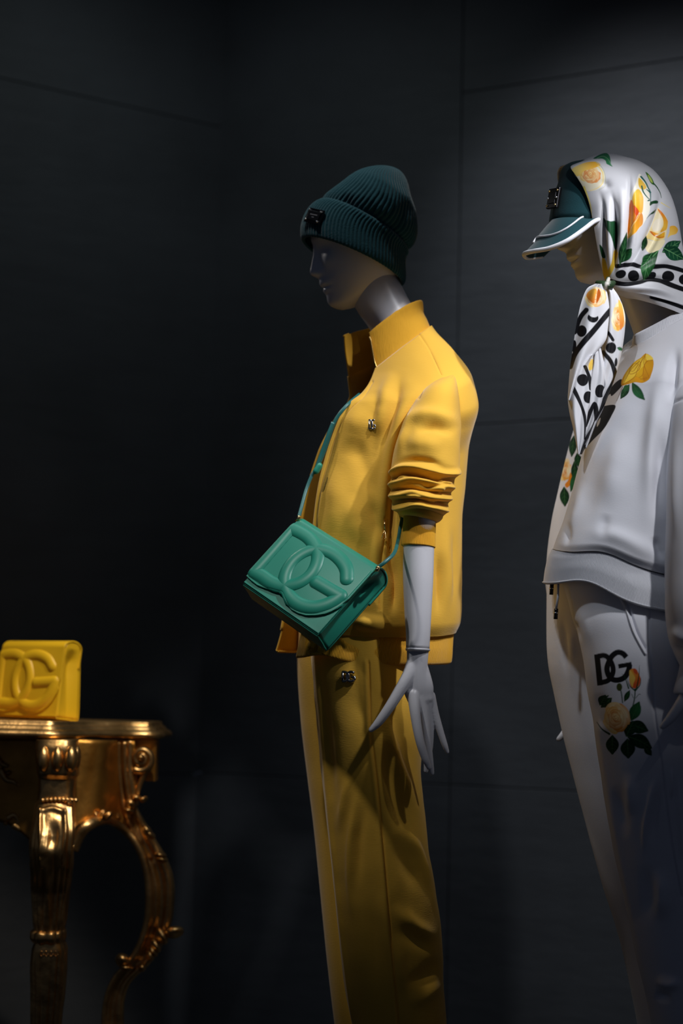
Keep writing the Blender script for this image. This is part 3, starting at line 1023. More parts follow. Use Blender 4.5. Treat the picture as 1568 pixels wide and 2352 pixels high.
wman = new_empty('mannequin', tuple(P(1600, 2700, YW) * [1, 1, 0]), 'white mannequin in white rose-print tracksuit with cap and floral headscarf', 'mannequin')

# head, neck and hidden torso
hg = head_grid()[24:]
CH = P(766, 708, YM)
hv, hf = closed_grid(hg)
D = (hv - CH)
a = math.radians(14)
D = np.stack([D[:, 0] * math.cos(a) + D[:, 1] * math.sin(a), -D[:, 0] * math.sin(a) + D[:, 1] * math.cos(a), D[:, 2]], 1)
hv = D + P(1337, 650, YW)
wn = sil_loft([(1405, 600, 1530, 590, YW, .046), (1412, 650, 1545, 640, YW, .047), (1432, 700, 1570, 690, YW, .048), (1462, 790, 1615, 770, YW, .05), (1470, 850, 1640, 840, YW, .08),
               (1440, 940, 1660, 930, YW, .12), (1400, 1100, 1650, 1100, YW, .12), (1340, 1350, 1640, 1350, YW, .12)], 50, 60)
mk('body', *merge([(hv, hf), closed_grid(wn)]), M_skin, wman)

# ---- sweatshirt
wk = [
    (1449, 792, 1548, 742, 1640, 690, YW, .078), (1436, 806, 1585, 770, 1655, 712, YW, .115), (1418, 840, 1612, 812, 1675, 760, YW, .155), (1398, 880, 1620, 865, 1690, 820, YW, .185),
    (1370, 950, 1590, 950, 1700, 910, YW, .185), (1340, 1035, 1540, 1060, 1705, 1040, YW, .178), (1318, 1110, 1510, 1150, 1705, 1150, YW, .176), (1292, 1200, 1495, 1240, 1705, 1260, YW, .176),
    (1276, 1245, 1492, 1290, 1704, 1320, YW, .176), (1270, 1262, 1490, 1312, 1700, 1345, YW, .168),
]


def closed_nmr(keys, m, n, dense=.78):
    K = np.array(keys, float)
    t = np.r_[0, np.cumsum(np.maximum(np.hypot(*np.diff((K[:, 0:2] + K[:, 2:4]) / 2, axis=0).T), 4.0))]
    k = pchip(t, K, np.linspace(0, t[-1], m))
    L3 = P(k[:, 0], k[:, 1], k[:, 6]); R3 = P(k[:, 4], k[:, 5], k[:, 6]); M3 = P(k[:, 2], k[:, 3], k[:, 6] - k[:, 7])
    C = (L3 + R3) / 2; A = R3 - C; B = M3 - C
    th = dens_theta(0, 360, n + 1, dense)[:-1]
    # keep the near side's left outline on the drawn front edge
    G = C[:, None] - A[:, None] * np.cos(th)[None, :, None] + B[:, None] * np.sin(th)[None, :, None]
    return G, th


SW, thw = closed_nmr(wk, 460, 520)
SW = SW + out_normals(SW, True) * (.0022 * vnoise(SW * [8, 8, 6], 31) + .0009 * vnoise(SW * [24, 24, 20], 32))[..., None]
wf = [
    ([(1555, 790), (1545, 850), (1540, 930)], 10, -.012), ([(1530, 800), (1515, 900), (1500, 1010), (1492, 1120), (1485, 1240)], 20, .010),
    ([(1478, 880), (1470, 1000), (1458, 1120)], 26, -.003), ([(1515, 960), (1512, 1080), (1510, 1200)], 14, -.010),
    ([(1430, 980), (1410, 1080), (1395, 1180)], 24, .006), ([(1375, 1040), (1355, 1140), (1342, 1235)], 20, -.003), ([(1340, 1100), (1318, 1190), (1305, 1240)], 10, .004),
    ([(1303, 1195), (1304, 1230), (1300, 1262)], 7, -.004), ([(1392, 1180), (1386, 1225), (1384, 1262)], 12, -.003),
    ([(1330, 1240), (1420, 1246), (1480, 1266), (1540, 1292)], 22, .006),
    ([(1500, 1230), (1515, 1270), (1526, 1290)], 10, -.006),
]
SW = folds(SW, wf)
x, y = proj(SW)
SW = SW + UPV * (21 * np.exp(-((x - 1385) / 70) ** 2) * smooth01((np.linspace(0, 1, 460)[:, None] - .72) / .28) * YW / F)[..., None]
pt = Paint(SW, WH)
pt.mask = (out_normals(SW, True) * (SW - CAM)).sum(2).ravel() < 0
s3 = lambda L: [(1200 + a / 3.92, 600 + b / 3.92) for a, b in L]
pt.poly(s3([(835, 1300), (800, 1390), (730, 1510), (630, 1612), (560, 1690), (500, 1745), (480, 1640), (560, 1500), (640, 1420), (700, 1330), (750, 1300)]), INK)
pt.poly(s3([(890, 1063), (900, 1110), (850, 1170), (800, 1214), (780, 1200), (700, 1310), (640, 1420), (600, 1400), (700, 1240), (800, 1130), (850, 1080)]), INK)
pt.poly(s3([(700, 1410), (690, 1460), (668, 1490), (672, 1450)]), WH)
pt.leaf(*s3([(960, 1110), (880, 1240)]), 8, LEAFD, VEIND)
pt.leaf(*s3([(985, 1090), (1100, 1250)]), 10, LEAF, VEIND, 3)
pt.leaf(*s3([(960, 1120), (905, 1165)]), 7, LEAF, VEIND)
pt.line(s3([(900, 1130), (870, 1200), (845, 1260)]), 1.4, srgb(120, 60, 40), .5)
pt.poly(s3([(1105, 832), (1150, 850), (1172, 880), (1178, 930), (1160, 1000), (1140, 1060), (1080, 1095), (1010, 1090), (940, 1110), (890, 1118), (895, 1060), (940, 980), (1000, 910), (1060, 870)]), srgb(240, 190, 30), col2=srgb(214, 150, 20), gc=s3([(1010, 940)])[0], gr=45)
pt.poly(s3([(1060, 880), (1100, 870), (1095, 930), (1050, 980), (1000, 1040), (930, 1090), (900, 1095), (940, 1000), (1000, 930)]), srgb(246, 204, 62))
pt.poly(s3([(1110, 905), (1165, 895), (1175, 950), (1150, 1030), (1090, 1080), (1080, 1000)]), srgb(222, 162, 24), col2=srgb(200, 128, 16), gc=s3([(1110, 930)])[0], gr=36)
pt.poly(s3([(1110, 836), (1160, 858), (1172, 890), (1115, 890)]), srgb(250, 214, 80))
for k, L in enumerate([[(1105, 832), (1090, 900), (1100, 960), (1140, 1050)], [(1085, 870), (1040, 960), (1000, 1050), (900, 1110)], [(1050, 900), (980, 970), (930, 1060)], [(1060, 910), (1050, 970), (1000, 1010), (960, 1010), (970, 960), (1010, 920), (1045, 925)],
                       [(1040, 930), (1000, 985), (975, 990)], [(1170, 890), (1120, 900), (1090, 950), (1080, 1020), (1030, 1060)], [(1020, 1040), (1060, 1060), (1120, 1050)]]):
    pt.line(s3(L), 1.5, srgb(176, 104, 12), .7)
pt.poly(s3([(1020, 1040), (1050, 1055), (1080, 1085), (1040, 1092), (1010, 1070)]), srgb(232, 160, 20))
sweat = mk_grid('sweatshirt', SW, True, M_white, wman, .004, col=pt.c, label='white jersey sweatshirt with black monogram and yellow rose print')

ckw = [(1451, 798, 1548, 748, 1641, 694, YW, .080), (1452, 786, 1547, 738, 1637, 686, YW, .077), (1454, 772, 1545, 727, 1632, 676, YW, .072), (1458, 767, 1544, 722, 1628, 672, YW, .068), (1464, 774, 1546, 730, 1622, 680, YW, .063)]
CW, _ = closed_nmr(ckw, 22, 1000)
CW = CW + out_normals(CW, True) * (.0005 * np.cos(np.arange(1000) * 2 * np.pi / 5))[None, :, None]
mk_grid('neck_rib', CW, True, M_white_rib, sweat, .002)

hw = [(1268, 1262, 1488, 1314, 1694, 1345, YW, .164), (1258, 1285, 1500, 1330, 1696, 1365, YW, .166), (1252, 1318, 1515, 1365, 1700, 1395, YW, .170), (1250, 1346, 1524, 1402, 1700, 1425, YW, .170), (1256, 1346, 1522, 1400, 1694, 1423, YW, .164)]
HW, _ = closed_nmr(hw, 44, 1100)
x, y = proj(HW)
tt = np.clip(np.linspace(0, 1.25, 44), 0, 1)[:, None]
lift = 21 * np.exp(-((x - 1385) / 70) ** 2) * (1 - tt) + 31 * np.exp(-((x - 1345) / 75) ** 2) * tt
HW = HW + UPV * (lift * YW / F)[..., None]
HW = HW + out_normals(HW, True) * (.0006 * np.cos(np.arange(1100) * 2 * np.pi / 4))[None, :, None]
mk_grid('hem_band', HW, True, M_white_rib, sweat, .003)

sn = [(1572, 850, 1640, 845, 2.70, .02), (1555, 880, 1670, 870, 2.66, .05), (1543, 930, 1688, 930, 2.63, .066), (1536, 1000, 1692, 1000, 2.62, .070), (1531, 1150, 1690, 1150, 2.60, .070), (1528, 1300, 1682, 1300, 2.59, .068),
      (1529, 1400, 1676, 1400, 2.58, .066), (1534, 1450, 1670, 1455, 2.58, .064), (1541, 1480, 1662, 1490, 2.58, .060), (1553, 1510, 1652, 1522, 2.58, .052), (1562, 1529, 1645, 1545, 2.58, .044)]
SN = sil_loft(sn, 200, 160, 2.1, dense=.7)
SN = SN + out_normals(SN, True) * (.0022 * vnoise(SN * [12, 12, 8], 41))[..., None]
SN = folds(SN, [([(1545, 925), (1560, 918), (1572, 915)], 3, -.003, 'f'), ([(1535, 1440), (1560, 1462), (1600, 1475)], 14, .006), ([(1535, 1475), (1562, 1492), (1610, 1500)], 10, -.006), ([(1555, 980), (1550, 1100), (1548, 1250)], 12, .004)])
p2 = Paint(SN, WH)
mk_grid('sleeve', SN, True, M_white, sweat, .004, col=p2.c)
cw = sil_loft([(1563, 1526, 1640, 1545, 2.58, .038), (1558, 1550, 1634, 1566, 2.58, .036), (1548, 1592, 1622, 1606, 2.58, .034), (1551, 1593, 1619, 1606, 2.58, .031)], 24, 300)
cw = cw + out_normals(cw, True) * (.0005 * np.cos(np.arange(300) * 2 * np.pi / 5))[None, :, None]
mk_grid('sleeve_cuff', cw, True, M_white_rib, sweat, .003)
sfk = [(1390, 880, 1460, 880, 2.98, .03), (1345, 930, 1450, 940, 3.0, .05), (1318, 985, 1430, 1000, 3.0, .055), (1300, 1050, 1420, 1060, 3.0, .056), (1281, 1130, 1400, 1140, 3.0, .056), (1266, 1200, 1385, 1210, 3.0, .056),
       (1256, 1280, 1370, 1290, 3.0, .055), (1253, 1335, 1365, 1350, 3.0, .053), (1264, 1400, 1370, 1410, 3.0, .05), (1300, 1480, 1385, 1490, 3.0, .042), (1330, 1520, 1400, 1525, 3.0, .034)]
SF = sil_loft(sfk, 300, 260, 2.1, dense=.75)
pf = Paint(SF, WH)
rs = s3([(385, 1880)])[0]
pf.leaf((1318, 1000), (1312, 1050), 9, LEAFD, VEIND)
pf.leaf((1325, 1040), (1330, 1075), 9, LEAFD, VEIND)
pf.rose(rs[0], rs[1], 13, 30, .15, PAL_PALE, 4)
pf.poly(s3([(430, 1900), (410, 1970), (380, 2010), (400, 2040), (450, 1980)]), R_DEEP)
pf.leaf((1318, 1060), (1322, 1110), 9, LEAFD, VEIND)
pf.leaf((1325, 1080), (1310, 1130), 8, LEAF, VEIND)
pf.leaf((1295, 1118), (1297, 1164), 11, LEAFD, VEIND)
mk_grid('sleeve', SF, True, M_white, sweat, .004, col=pf.c)

# ---- hands
add_hand(wman, mover(1628, 1468, 2.58))
mk('forearm', *closed_grid(sil_loft([(1570, 1380, 1660, 1390, 2.58, .03), (1600, 1465, 1657, 1470, 2.58, .024)], 8, 24)), M_skin, wman)
add_hand(wman, mover(1383, 1525, 3.0, True))

# ---- joggers
jn = [(1290, 1330, 1640, 1360, 2.78, .13), (1310, 1400, 1640, 1410, 2.77, .125), (1318, 1430, 1638, 1440, 2.76, .122), (1331, 1475, 1636, 1480, 2.75, .12), (1339, 1517, 1636, 1525, 2.74, .117), (1349, 1592, 1638, 1600, 2.73, .112),
      (1363, 1675, 1642, 1680, 2.72, .108), (1380, 1780, 1650, 1780, 2.72, .104), (1399, 1891, 1662, 1891, 2.72, .10), (1421, 1996, 1678, 1996, 2.72, .097), (1443, 2094, 1692, 2094, 2.72, .094), (1461, 2196, 1706, 2196, 2.72, .092),
      (1479, 2272, 1716, 2272, 2.72, .09), (1497, 2352, 1725, 2352, 2.72, .088), (1520, 2500, 1735, 2500, 2.72, .085), (1530, 2650, 1735, 2650, 2.72, .08), (1560, 2900, 1700, 2900, 2.72, .06)]
JN = sil_loft(jn, 0, 460, 1.95, dense=.8, rows=np.r_[np.linspace(1345, 1530, 100), np.linspace(1531, 1765, 300), np.linspace(1768, 2360, 240), np.linspace(2370, 2900, 50)])
JN = JN + out_normals(JN, True) * (.0028 * vnoise(JN * [8, 8, 5], 51) + .001 * vnoise(JN * [24, 24, 20], 52))[..., None]
JN = folds(JN, [
    ([(1421, 1362), (1438, 1400), (1455, 1450), (1475, 1490), (1482, 1502)], 2.6, .004, 'f'), ([(1427, 1362), (1444, 1400), (1461, 1450), (1481, 1488)], 3, -.005, 'f'),
    ([(1491, 1400), (1490, 1460), (1494, 1537), (1503, 1640), (1512, 1702), (1525, 1800), (1545, 1950), (1565, 2060)], 2.5, -.004, 'f'),
    ([(1510, 1770), (1494, 1830), (1482, 1900), (1478, 1970)], 7, .008), ([(1525, 1790), (1506, 1860), (1496, 1950)], 9, -.006), ([(1542, 1760), (1540, 1840)], 4, .007), ([(1557, 1770), (1560, 1880), (1566, 1980)], 6, .009),
    ([(1440, 1770), (1450, 1830), (1448, 1880)], 14, .006), ([(1412, 1800), (1425, 1860), (1440, 1930)], 12, -.006), ([(1335, 1420), (1360, 1560), (1385, 1740), (1420, 1940), (1462, 2150), (1500, 2330)], 8, .003),
    ([(1510, 1990), (1520, 2060), (1510, 2120)], 20, .008), ([(1480, 1980), (1490, 2060), (1480, 2130)], 18, -.007), ([(1500, 2250), (1540, 2260), (1566, 2250)], 12, .007), ([(1500, 2285), (1545, 2295)], 10, -.006),
    ([(1378, 1590), (1372, 1640), (1385, 1680)], 16, -.004), ([(1325, 1380), (1342, 1440), (1350, 1500)], 13, .002), ([(1318, 1420), (1332, 1475)], 6, -.004),
])
pj = Paint(JN, WH)
pj.mask = ((out_normals(JN, True) * (JN - CAM)).sum(2).ravel() < 0) * 1.0
s5 = lambda L: [(1200 + a / 3.62, 1150 + b / 3.62) for a, b in L]
pj.line(s5([(617, 1278), (643, 1536)]), 13, INK, smooth=False, butt=True)
pj.line(s5([(600, 1300), (680, 1288), (728, 1330), (752, 1400), (738, 1460), (700, 1500), (625, 1516)]), 11.5, INK, butt=True)
pj.line(s5([(862, 1302), (830, 1270), (785, 1262), (740, 1295), (712, 1350), (700, 1400), (715, 1455), (750, 1487), (800, 1490), (850, 1465), (880, 1410), (888, 1362)]), 12.5, INK, butt=True)
pj.line(s5([(795, 1378), (905, 1358)]), 10, INK, smooth=False, butt=True)
for b, t, w in (((740, 1640), (650, 1720), 10), ((700, 1640), (690, 1625), 7)):
    pj.leaf(*s5([b, t]), w, LEAFD, VEIND)
pj.leaf(*s5([(640, 1700), (690, 1615)]), 11, LEAFD, VEIND)
pj.line(s5([(830, 1680), (820, 1600), (805, 1550)]), 2.2, LEAFD)
pj.disc(*s5([(803, 1550)])[0], 6.5, 9, 0, srgb(70, 80, 30))
pj.line(s5([(915, 1710), (930, 1640), (935, 1560)]), 2.6, LEAFD)
pj.line(s5([(940, 1640), (965, 1610), (978, 1612)]), 1.2, LEAFD)
pj.line(s5([(920, 1640), (905, 1608)]), 1.2, LEAFD)
pj.leaf(*s5([(845, 1670), (890, 1575)]), 6, LEAFD, VEIND)
pj.poly(s5([(895, 1405), (930, 1395), (955, 1420), (980, 1480), (970, 1530), (935, 1560), (900, 1545), (885, 1490), (888, 1440)]), srgb(245, 180, 60), col2=srgb(225, 90, 40), gc=s5([(890, 1440)])[0], gr=26)
pj.poly(s5([(920, 1398), (950, 1410), (950, 1445), (925, 1430)]), srgb(215, 84, 44))
pj.poly(s5([(888, 1410), (915, 1440), (935, 1475), (920, 1520), (912, 1550), (890, 1500)]), srgb(248, 200, 90))
for L in ([(935, 1580), (890, 1540), (868, 1480)], [(935, 1580), (975, 1530), (982, 1470)], [(945, 1570), (965, 1460), (970, 1370)], [(880, 1560), (850, 1470), (825, 1440)]):
    pj.line(s5(L), 3.4, LEAFD, .6)
pj.leaf(*s5([(900, 1830), (970, 1670)]), 13, LEAF, VEIND)
pj.leaf(*s5([(880, 1850), (1045, 1915)]), 15, LEAFD, VEIND)
pj.leaf(*s5([(860, 1960), (920, 1830)]), 15, LEAFD, VEIND)
pj.leaf(*s5([(870, 1960), (1075, 2060)]), 16, LEAFD, VEIND, -3)
pj.leaf(*s5([(1010, 2040), (1072, 2120)]), 8, LEAFD, VEIND)
pj.leaf(*s5([(870, 1980), (878, 2145)]), 17, LEAFD, VEIND)
pj.leaf(*s5([(745, 1950), (745, 2112)]), 15, LEAFD, VEIND)
pj.line(s5([(720, 1940), (660, 1900), (615, 1840)]), 5, LEAFD, 1.0)
pj.rose(*s5([(775, 1805)])[0], 33, 42, -.25, (srgb(250, 236, 196), srgb(250, 214, 120), srgb(236, 150, 40), srgb(186, 70, 30)), 7)
joggers = mk_grid('joggers', JN, True, M_white, wman, .003, col=pj.c, label='white jersey joggers with monogram and rose print on the thigh')
jf2 = [(1256, 1330, 1450, 1340, 2.93, .11), (1256, 1400, 1450, 1400, 2.93, .105), (1257, 1480, 1450, 1480, 2.93, .10), (1260, 1522, 1450, 1522, 2.93, .10), (1272, 1591, 1455, 1591, 2.93, .098), (1294, 1696, 1470, 1696, 2.93, .095), (1316, 1779, 1490, 1779, 2.93, .09),
       (1338, 1862, 1505, 1862, 2.93, .09), (1359, 1946, 1520, 1946, 2.93, .088), (1385, 2036, 1540, 2036, 2.93, .086), (1410, 2112, 1560, 2112, 2.93, .085), (1428, 2178, 1570, 2178, 2.93, .085), (1446, 2261, 1585, 2261, 2.93, .085), (1464, 2352, 1600, 2352, 2.93, .083),
       (1490, 2500, 1615, 2500, 2.93, .08), (1510, 2650, 1625, 2650, 2.93, .075), (1520, 2820, 1625, 2820, 2.93, .06)]
JF = sil_loft(jf2, 240, 160, 1.95)
JF = JF + out_normals(JF, True) * (.0028 * vnoise(JF * [8, 8, 5], 55))[..., None]
JF = folds(JF, [([(1290, 1400), (1296, 1480), (1305, 1560)], 8, -.005), ([(1310, 1440), (1318, 1520)], 8, .004)])
mk_grid('trouser_leg', JF, True, M_white, joggers, .003, col=Paint(JF, WH).c)
# drawstring ends
for pts in ([(1268, 1325), (1267, 1342)], [(1282, 1325), (1281, 1370), (1277, 1398)]):
    y0 = 2.755 if len(pts) == 3 else 2.80
    q = P([a for a, b in pts], [b for a, b in pts], y0)
    d = mk('drawstring', *tube(q, .0022, 8), M_white_rib, joggers)
    e = P([pts[-1][0], pts[-1][0] - 1.5], [pts[-1][1], pts[-1][1] + 24], y0)
    mk('metal_tip', *tube(np.linspace(e[0], e[1], 6), [.0036, .0036, .0040, .0036, .0036, .0036], 10), M_gun, d)
    mk('tip_ring', *tube(np.linspace(e[0] + (e[1] - e[0]) * .36, e[0] + (e[1] - e[0]) * .46, 3), .0042, 10), M_silver, d)

# ---- cap
crown = sil_loft([(1300, 380, 1480, 400, YW, .05), (1291, 386, 1490, 420, YW, .06), (1281, 420, 1500, 450, YW, .078), (1271, 450, 1505, 480, YW, .082), (1264, 485, 1500, 510, YW, .084), (1261, 508, 1490, 540, YW, .084), (1264, 520, 1480, 560, YW, .080)], 60, 120)
capo = mk_grid('cap', crown, True, M_cap, wman, .002, label='dark teal baseball cap with white-edged brim')
inner = spline([(1385, 512, -.080), (1362, 507, -.082), (1335, 500, -.080), (1300, 499, -.066), (1275, 502, -.040), (1263, 507, 0), (1268, 514, .035), (1290, 524, .065), (1320, 535, .08)], 90)
outer = spline([(1385, 502, -.082), (1364, 509, -.095), (1340, 527, -.105), (1302, 553, -.108), (1262, 570, -.090), (1225, 577, -.055), (1204, 583, -.012), (1212, 592, .030), (1245, 588, .065)], 90)
I3 = P(inner[:, 0], inner[:, 1], YW + inner[:, 2]); O3 = P(outer[:, 0], outer[:, 1], YW + outer[:, 2])
s = np.linspace(0, 1, 40)[:, None, None]
VZ = I3[None] * (1 - s) + O3[None] * s + np.array([0, 0, .010]) * np.sin(np.pi * s) * .5
mk_grid('brim', VZ, False, M_cap, capo, .004)
mk('piping', *tube(O3, .0042, 10), M_piping, capo)
line = VZ[26, 8:70] + [0, -.0018, .0018]
pl = spline([(1339, 498), (1325, 509), (1300, 527), (1280, 537), (1262, 543), (1240, 545), (1226, 549), (1221, 558)], 40)
VN = VZ[:, :62]
fx, fy = proj(VN)
q = np.array([VN[np.unravel_index(np.argmin((fx - a) ** 2 + (fy - b) ** 2), fx.shape)] for a, b in pl])
mk('piping', *tube(smooth_path(q, 4) + [0, -.0012, .0016], .0019, 8), M_piping, capo)
# square metal badge on the crown
c3 = P(1275, 457, YW - .030); ux = P(1287, 455, YW - .048) - P(1263, 459, YW - .012); ux = ux / 2; uy = (P(1278, 434, YW - .015) - P(1270, 480, YW - .015)) / 2
nz = np.cross(ux, uy); nz /= np.linalg.norm(nz)
nz = -nz if nz @ (c3 - CAM) > 0 else nz
bevel(mk('metal_tag', *box(c3 + nz * .003, ux, uy, nz * .003), M_gun, capo, False, label='square dark metal tag with studs'), .0012)
bevel(mk('tag_plate', *box(c3 + nz * .0065, ux * .6, uy * .55, nz * .0012), M_gun, capo, False), .0008)
for sx in (-1, 1):
    for sy in (-1, 0, 1):
        o = c3 + ux * .78 * sx + uy * .72 * sy + nz * .006
        mk('stud', *capsule([o, o + nz * .0012], [.0019, .0017], 10, 2), M_brass if sy else M_silver, capo)

# ---- headscarf
hk = [  # near edge N, near-side M, back R, Yc, b, angle of near edge, far edge F, depth of far edge
    (1372, 356, 1392, 353, 1412, 357, YW, .006, 30, 1370, 357, .003),
    (1350, 364, 1392, 357, 1438, 367, YW, .030, 30, 1344, 366, .012),
    (1328, 374, 1398, 363, 1472, 379, YW, .055, 30, 1318, 374, .03),
    (1311, 385, 1410, 374, 1498, 402, YW, .080, 34, 1285, 386, .05),
    (1323, 404, 1425, 400, 1520, 431, YW, .098, 42, 1281, 402, .07),
    (1340, 432, 1440, 432, 1537, 466, YW, .106, 46, 1285, 430, .09),
    (1355, 474, 1450, 478, 1552, 515, YW, .110, 48, 1300, 470, .10),
    (1364, 520, 1455, 525, 1562, 565, YW, .108, 48, 1310, 515, .10),
    (1373, 572, 1460, 573, 1574, 612, YW, .104, 46, 1325, 560, .10),
    (1384, 622, 1468, 622, 1590, 655, YW, .100, 42, 1345, 610, .09),
    (1391, 648, 1480, 655, 1606, 695, YW, .098, 38, 1360, 645, .06),
    (1397, 664, 1490, 679, 1622, 728, YW, .097, 34, 1368, 660, .05),
]
HD = nmr_loft(hk, 420, 520, .82)
kx, ky = 1398, 655
hf_ = [
    ([(1398, 652), (1392, 600), (1388, 540), (1384, 470), (1374, 430)], 6, -.006), ([(1402, 648), (1402, 590), (1400, 530), (1396, 480), (1390, 440)], 7, .006),
    ([(1408, 645), (1413, 590), (1415, 530), (1410, 470), (1400, 430)], 6, -.011), ([(1416, 640), (1424, 580), (1428, 520), (1428, 460), (1420, 420)], 8, .008),
    ([(1424, 632), (1438, 570), (1445, 500), (1447, 430), (1443, 385)], 5, -.007), ([(1430, 630), (1450, 570), (1456, 500), (1455, 440), (1450, 392)], 6, .006),
    ([(1432, 632), (1462, 590), (1488, 540), (1505, 500), (1514, 460), (1510, 425)], 7, -.008), ([(1440, 632), (1475, 592), (1502, 545), (1520, 500)], 8, .006),
    ([(1425, 645), (1470, 625), (1520, 600), (1560, 590)], 10, .004), ([(1410, 655), (1460, 645), (1510, 640), (1568, 650)], 6, -.004), ([(1405, 660), (1450, 662), (1510, 668), (1568, 690)], 7, .006),
    ([(1385, 410), (1400, 440)], 10, -.003), ([(1470, 400), (1480, 450)], 14, -.004),
]
HD = folds(HD, hf_, False)
ph = Paint(HD, SILK)
ph.mask = ((out_normals(HD, False) * (HD - CAM)).sum(2).ravel() < 0) * 1.0
s2 = lambda L: [(1160 + a / 3.843, 320 + b / 3.843) for a, b in L]
s7 = lambda L: [(1350 + a / 7.19, 340 + b / 7.19) for a, b in L]
# border stripes and dots
ph.line(s2([(990, 1120), (1060, 1110), (1130, 1108), (1210, 1130), (1300, 1125), (1400, 1120), (1490, 1140), (1600, 1175)]), 10, INK)
ph.line(s2([(930, 1250), (1000, 1270), (1080, 1280), (1180, 1265), (1260, 1240), (1360, 1250), (1460, 1290), (1600, 1340)]), 11, INK)
for cx, cy, rx, ry, ro in ((1022, 1190, 12, 9.5, -.3), (1132, 1205, 12.5, 12.5, -.4), (1283, 1205, 12, 8.5, -.5), (1432, 1212, 14, 13, .2), (1570, 1240, 12, 12, 0)):
    ph.disc(*s2([(cx, cy)])[0], rx, ry, ro, INK)
# top rose
ph.disc(*s2([(745, 335)])[0], 36, 32, .3, srgb(244, 234, 196), col2=srgb(240, 232, 210), gc=s2([(745, 335)])[0], gr=34)
ph.rose(*s2([(748, 315)])[0], 26, 23, .4, (srgb(248, 232, 190), srgb(246, 206, 100), srgb(232, 136, 44), srgb(200, 76, 50)), 1)
ph.poly(s2([(590, 270), (700, 215), (800, 205), (840, 235), (780, 260), (700, 285), (640, 330)]), srgb(250, 226, 130), col2=srgb(240, 180, 60), gc=s2([(600, 300)])[0], gr=50)
ph.line(s2([(800, 205), (850, 250), (880, 320), (880, 410), (830, 450)]), 1.6, srgb(190, 190, 150), .8)
ph.line(s2([(820, 240), (860, 300), (860, 380), (820, 430), (740, 460)]), 2.6, srgb(246, 220, 130), 1)
ph.poly(s7([(90, 185), (200, 120), (300, 98), (350, 140), (370, 210), (375, 270), (400, 318), (340, 290), (305, 270), (285, 220), (230, 190), (160, 190)]), srgb(60, 140, 90), col2=srgb(30, 100, 76), gc=s7([(330, 220)])[0], gr=36)
ph.line(s7([(150, 180), (250, 150), (330, 200), (380, 300)]), 1.4, srgb(140, 190, 140), .6)
ph.poly(s2([(490, 255), (560, 228), (570, 240), (520, 265)]), LEAF)
# hanging yellow bloom
ph.poly(s7([(835, 440), (900, 520), (950, 610), (990, 700), (1010, 850), (1015, 1000), (990, 1100), (900, 1270), (840, 1330), (740, 1440), (690, 1495), (640, 1490), (640, 1350), (660, 1100), (690, 850), (760, 650)]), srgb(250, 244, 226))
ph.poly(s7([(830, 500), (900, 560), (960, 660), (900, 700), (850, 670), (820, 600)]), srgb(244, 196, 70))
ph.poly(s7([(770, 720), (830, 690), (900, 800), (905, 960), (880, 1080), (800, 1040), (770, 960), (735, 880)]), srgb(246, 206, 80), col2=srgb(238, 176, 30), gc=s7([(780, 720)])[0], gr=40)
ph.poly(s7([(720, 860), (770, 960), (800, 1060), (780, 1180), (740, 1300), (690, 1400), (650, 1450), (640, 1340), (670, 1080)]), srgb(236, 160, 30), col2=srgb(224, 110, 30), gc=s7([(660, 1300)])[0], gr=46)
ph.poly(s7([(870, 1070), (900, 1130), (895, 1260), (830, 1330), (750, 1430), (690, 1490), (650, 1480), (720, 1310), (780, 1180), (820, 1100)]), srgb(240, 176, 50), col2=srgb(226, 140, 30), gc=s7([(700, 1430)])[0], gr=46)
ph.line(s7([(770, 960), (800, 1060), (770, 1190), (700, 1350), (640, 1480)]), 1.8, srgb(206, 90, 24), .8)
ph.line(s7([(860, 1075), (790, 1190), (720, 1330)]), 1.2, srgb(250, 226, 150), .8)
ph.poly(s7([(780, 980), (830, 1060), (790, 1120), (765, 1040)]), srgb(216, 76, 30))
for L in ([(865, 480), (940, 570), (985, 660), (1020, 740), (1025, 900)], [(880, 640), (910, 740), (980, 830), (1010, 850)], [(1020, 740), (960, 690)], [(1000, 870), (975, 880)]):
    ph.line(s7(L), 4, srgb(24, 96, 84), 1.4)
ph.poly(s7([(1015, 960), (1020, 900), (1100, 870), (1140, 880), (1135, 915), (1060, 930)]), LEAFD)
ph.poly(s7([(960, 1170), (1010, 1100), (1060, 1050), (1110, 1010), (1080, 1070), (1020, 1110)]), LEAFD)
# bud by the back
ph.poly(s7([(940, 410), (980, 430), (1040, 500), (1075, 570), (1080, 620), (1030, 590), (985, 510)]), srgb(60, 110, 40))
ph.poly(s7([(975, 450), (1020, 490), (1055, 560), (1050, 585), (1010, 540)]), srgb(180, 196, 96))
ph.line(s7([(1070, 590), (1130, 660), (1180, 750), (1200, 830)]), 3.0, srgb(40, 80, 50), 1.0)
# big pale rose at the back
ph.poly(s7([(1140, 1000), (1200, 1060), (1270, 1130), (1305, 1240), (1290, 1360), (1250, 1500), (1120, 1540), (1000, 1510), (950, 1500), (1000, 1400), (1060, 1250)]), srgb(252, 240, 206), col2=srgb(250, 222, 140), gc=s7([(1200, 1200)])[0], gr=46)
ph.poly(s7([(1140, 1010), (1210, 1060), (1290, 1180), (1305, 1240), (1280, 1350), (1180, 1390), (1230, 1280), (1220, 1160)]), srgb(246, 196, 70), col2=srgb(232, 130, 30), gc=s7([(1230, 1300)])[0], gr=30)
ph.poly(s7([(1060, 1300), (1110, 1200), (1180, 1180), (1210, 1280), (1160, 1370), (1090, 1380)]), srgb(252, 240, 214))
ph.poly(s7([(1040, 1380), (1090, 1400), (1180, 1420), (1250, 1380), (1240, 1480), (1160, 1490), (1080, 1450)]), srgb(246, 190, 50), col2=srgb(226, 120, 30), gc=s7([(1200, 1400)])[0], gr=26)
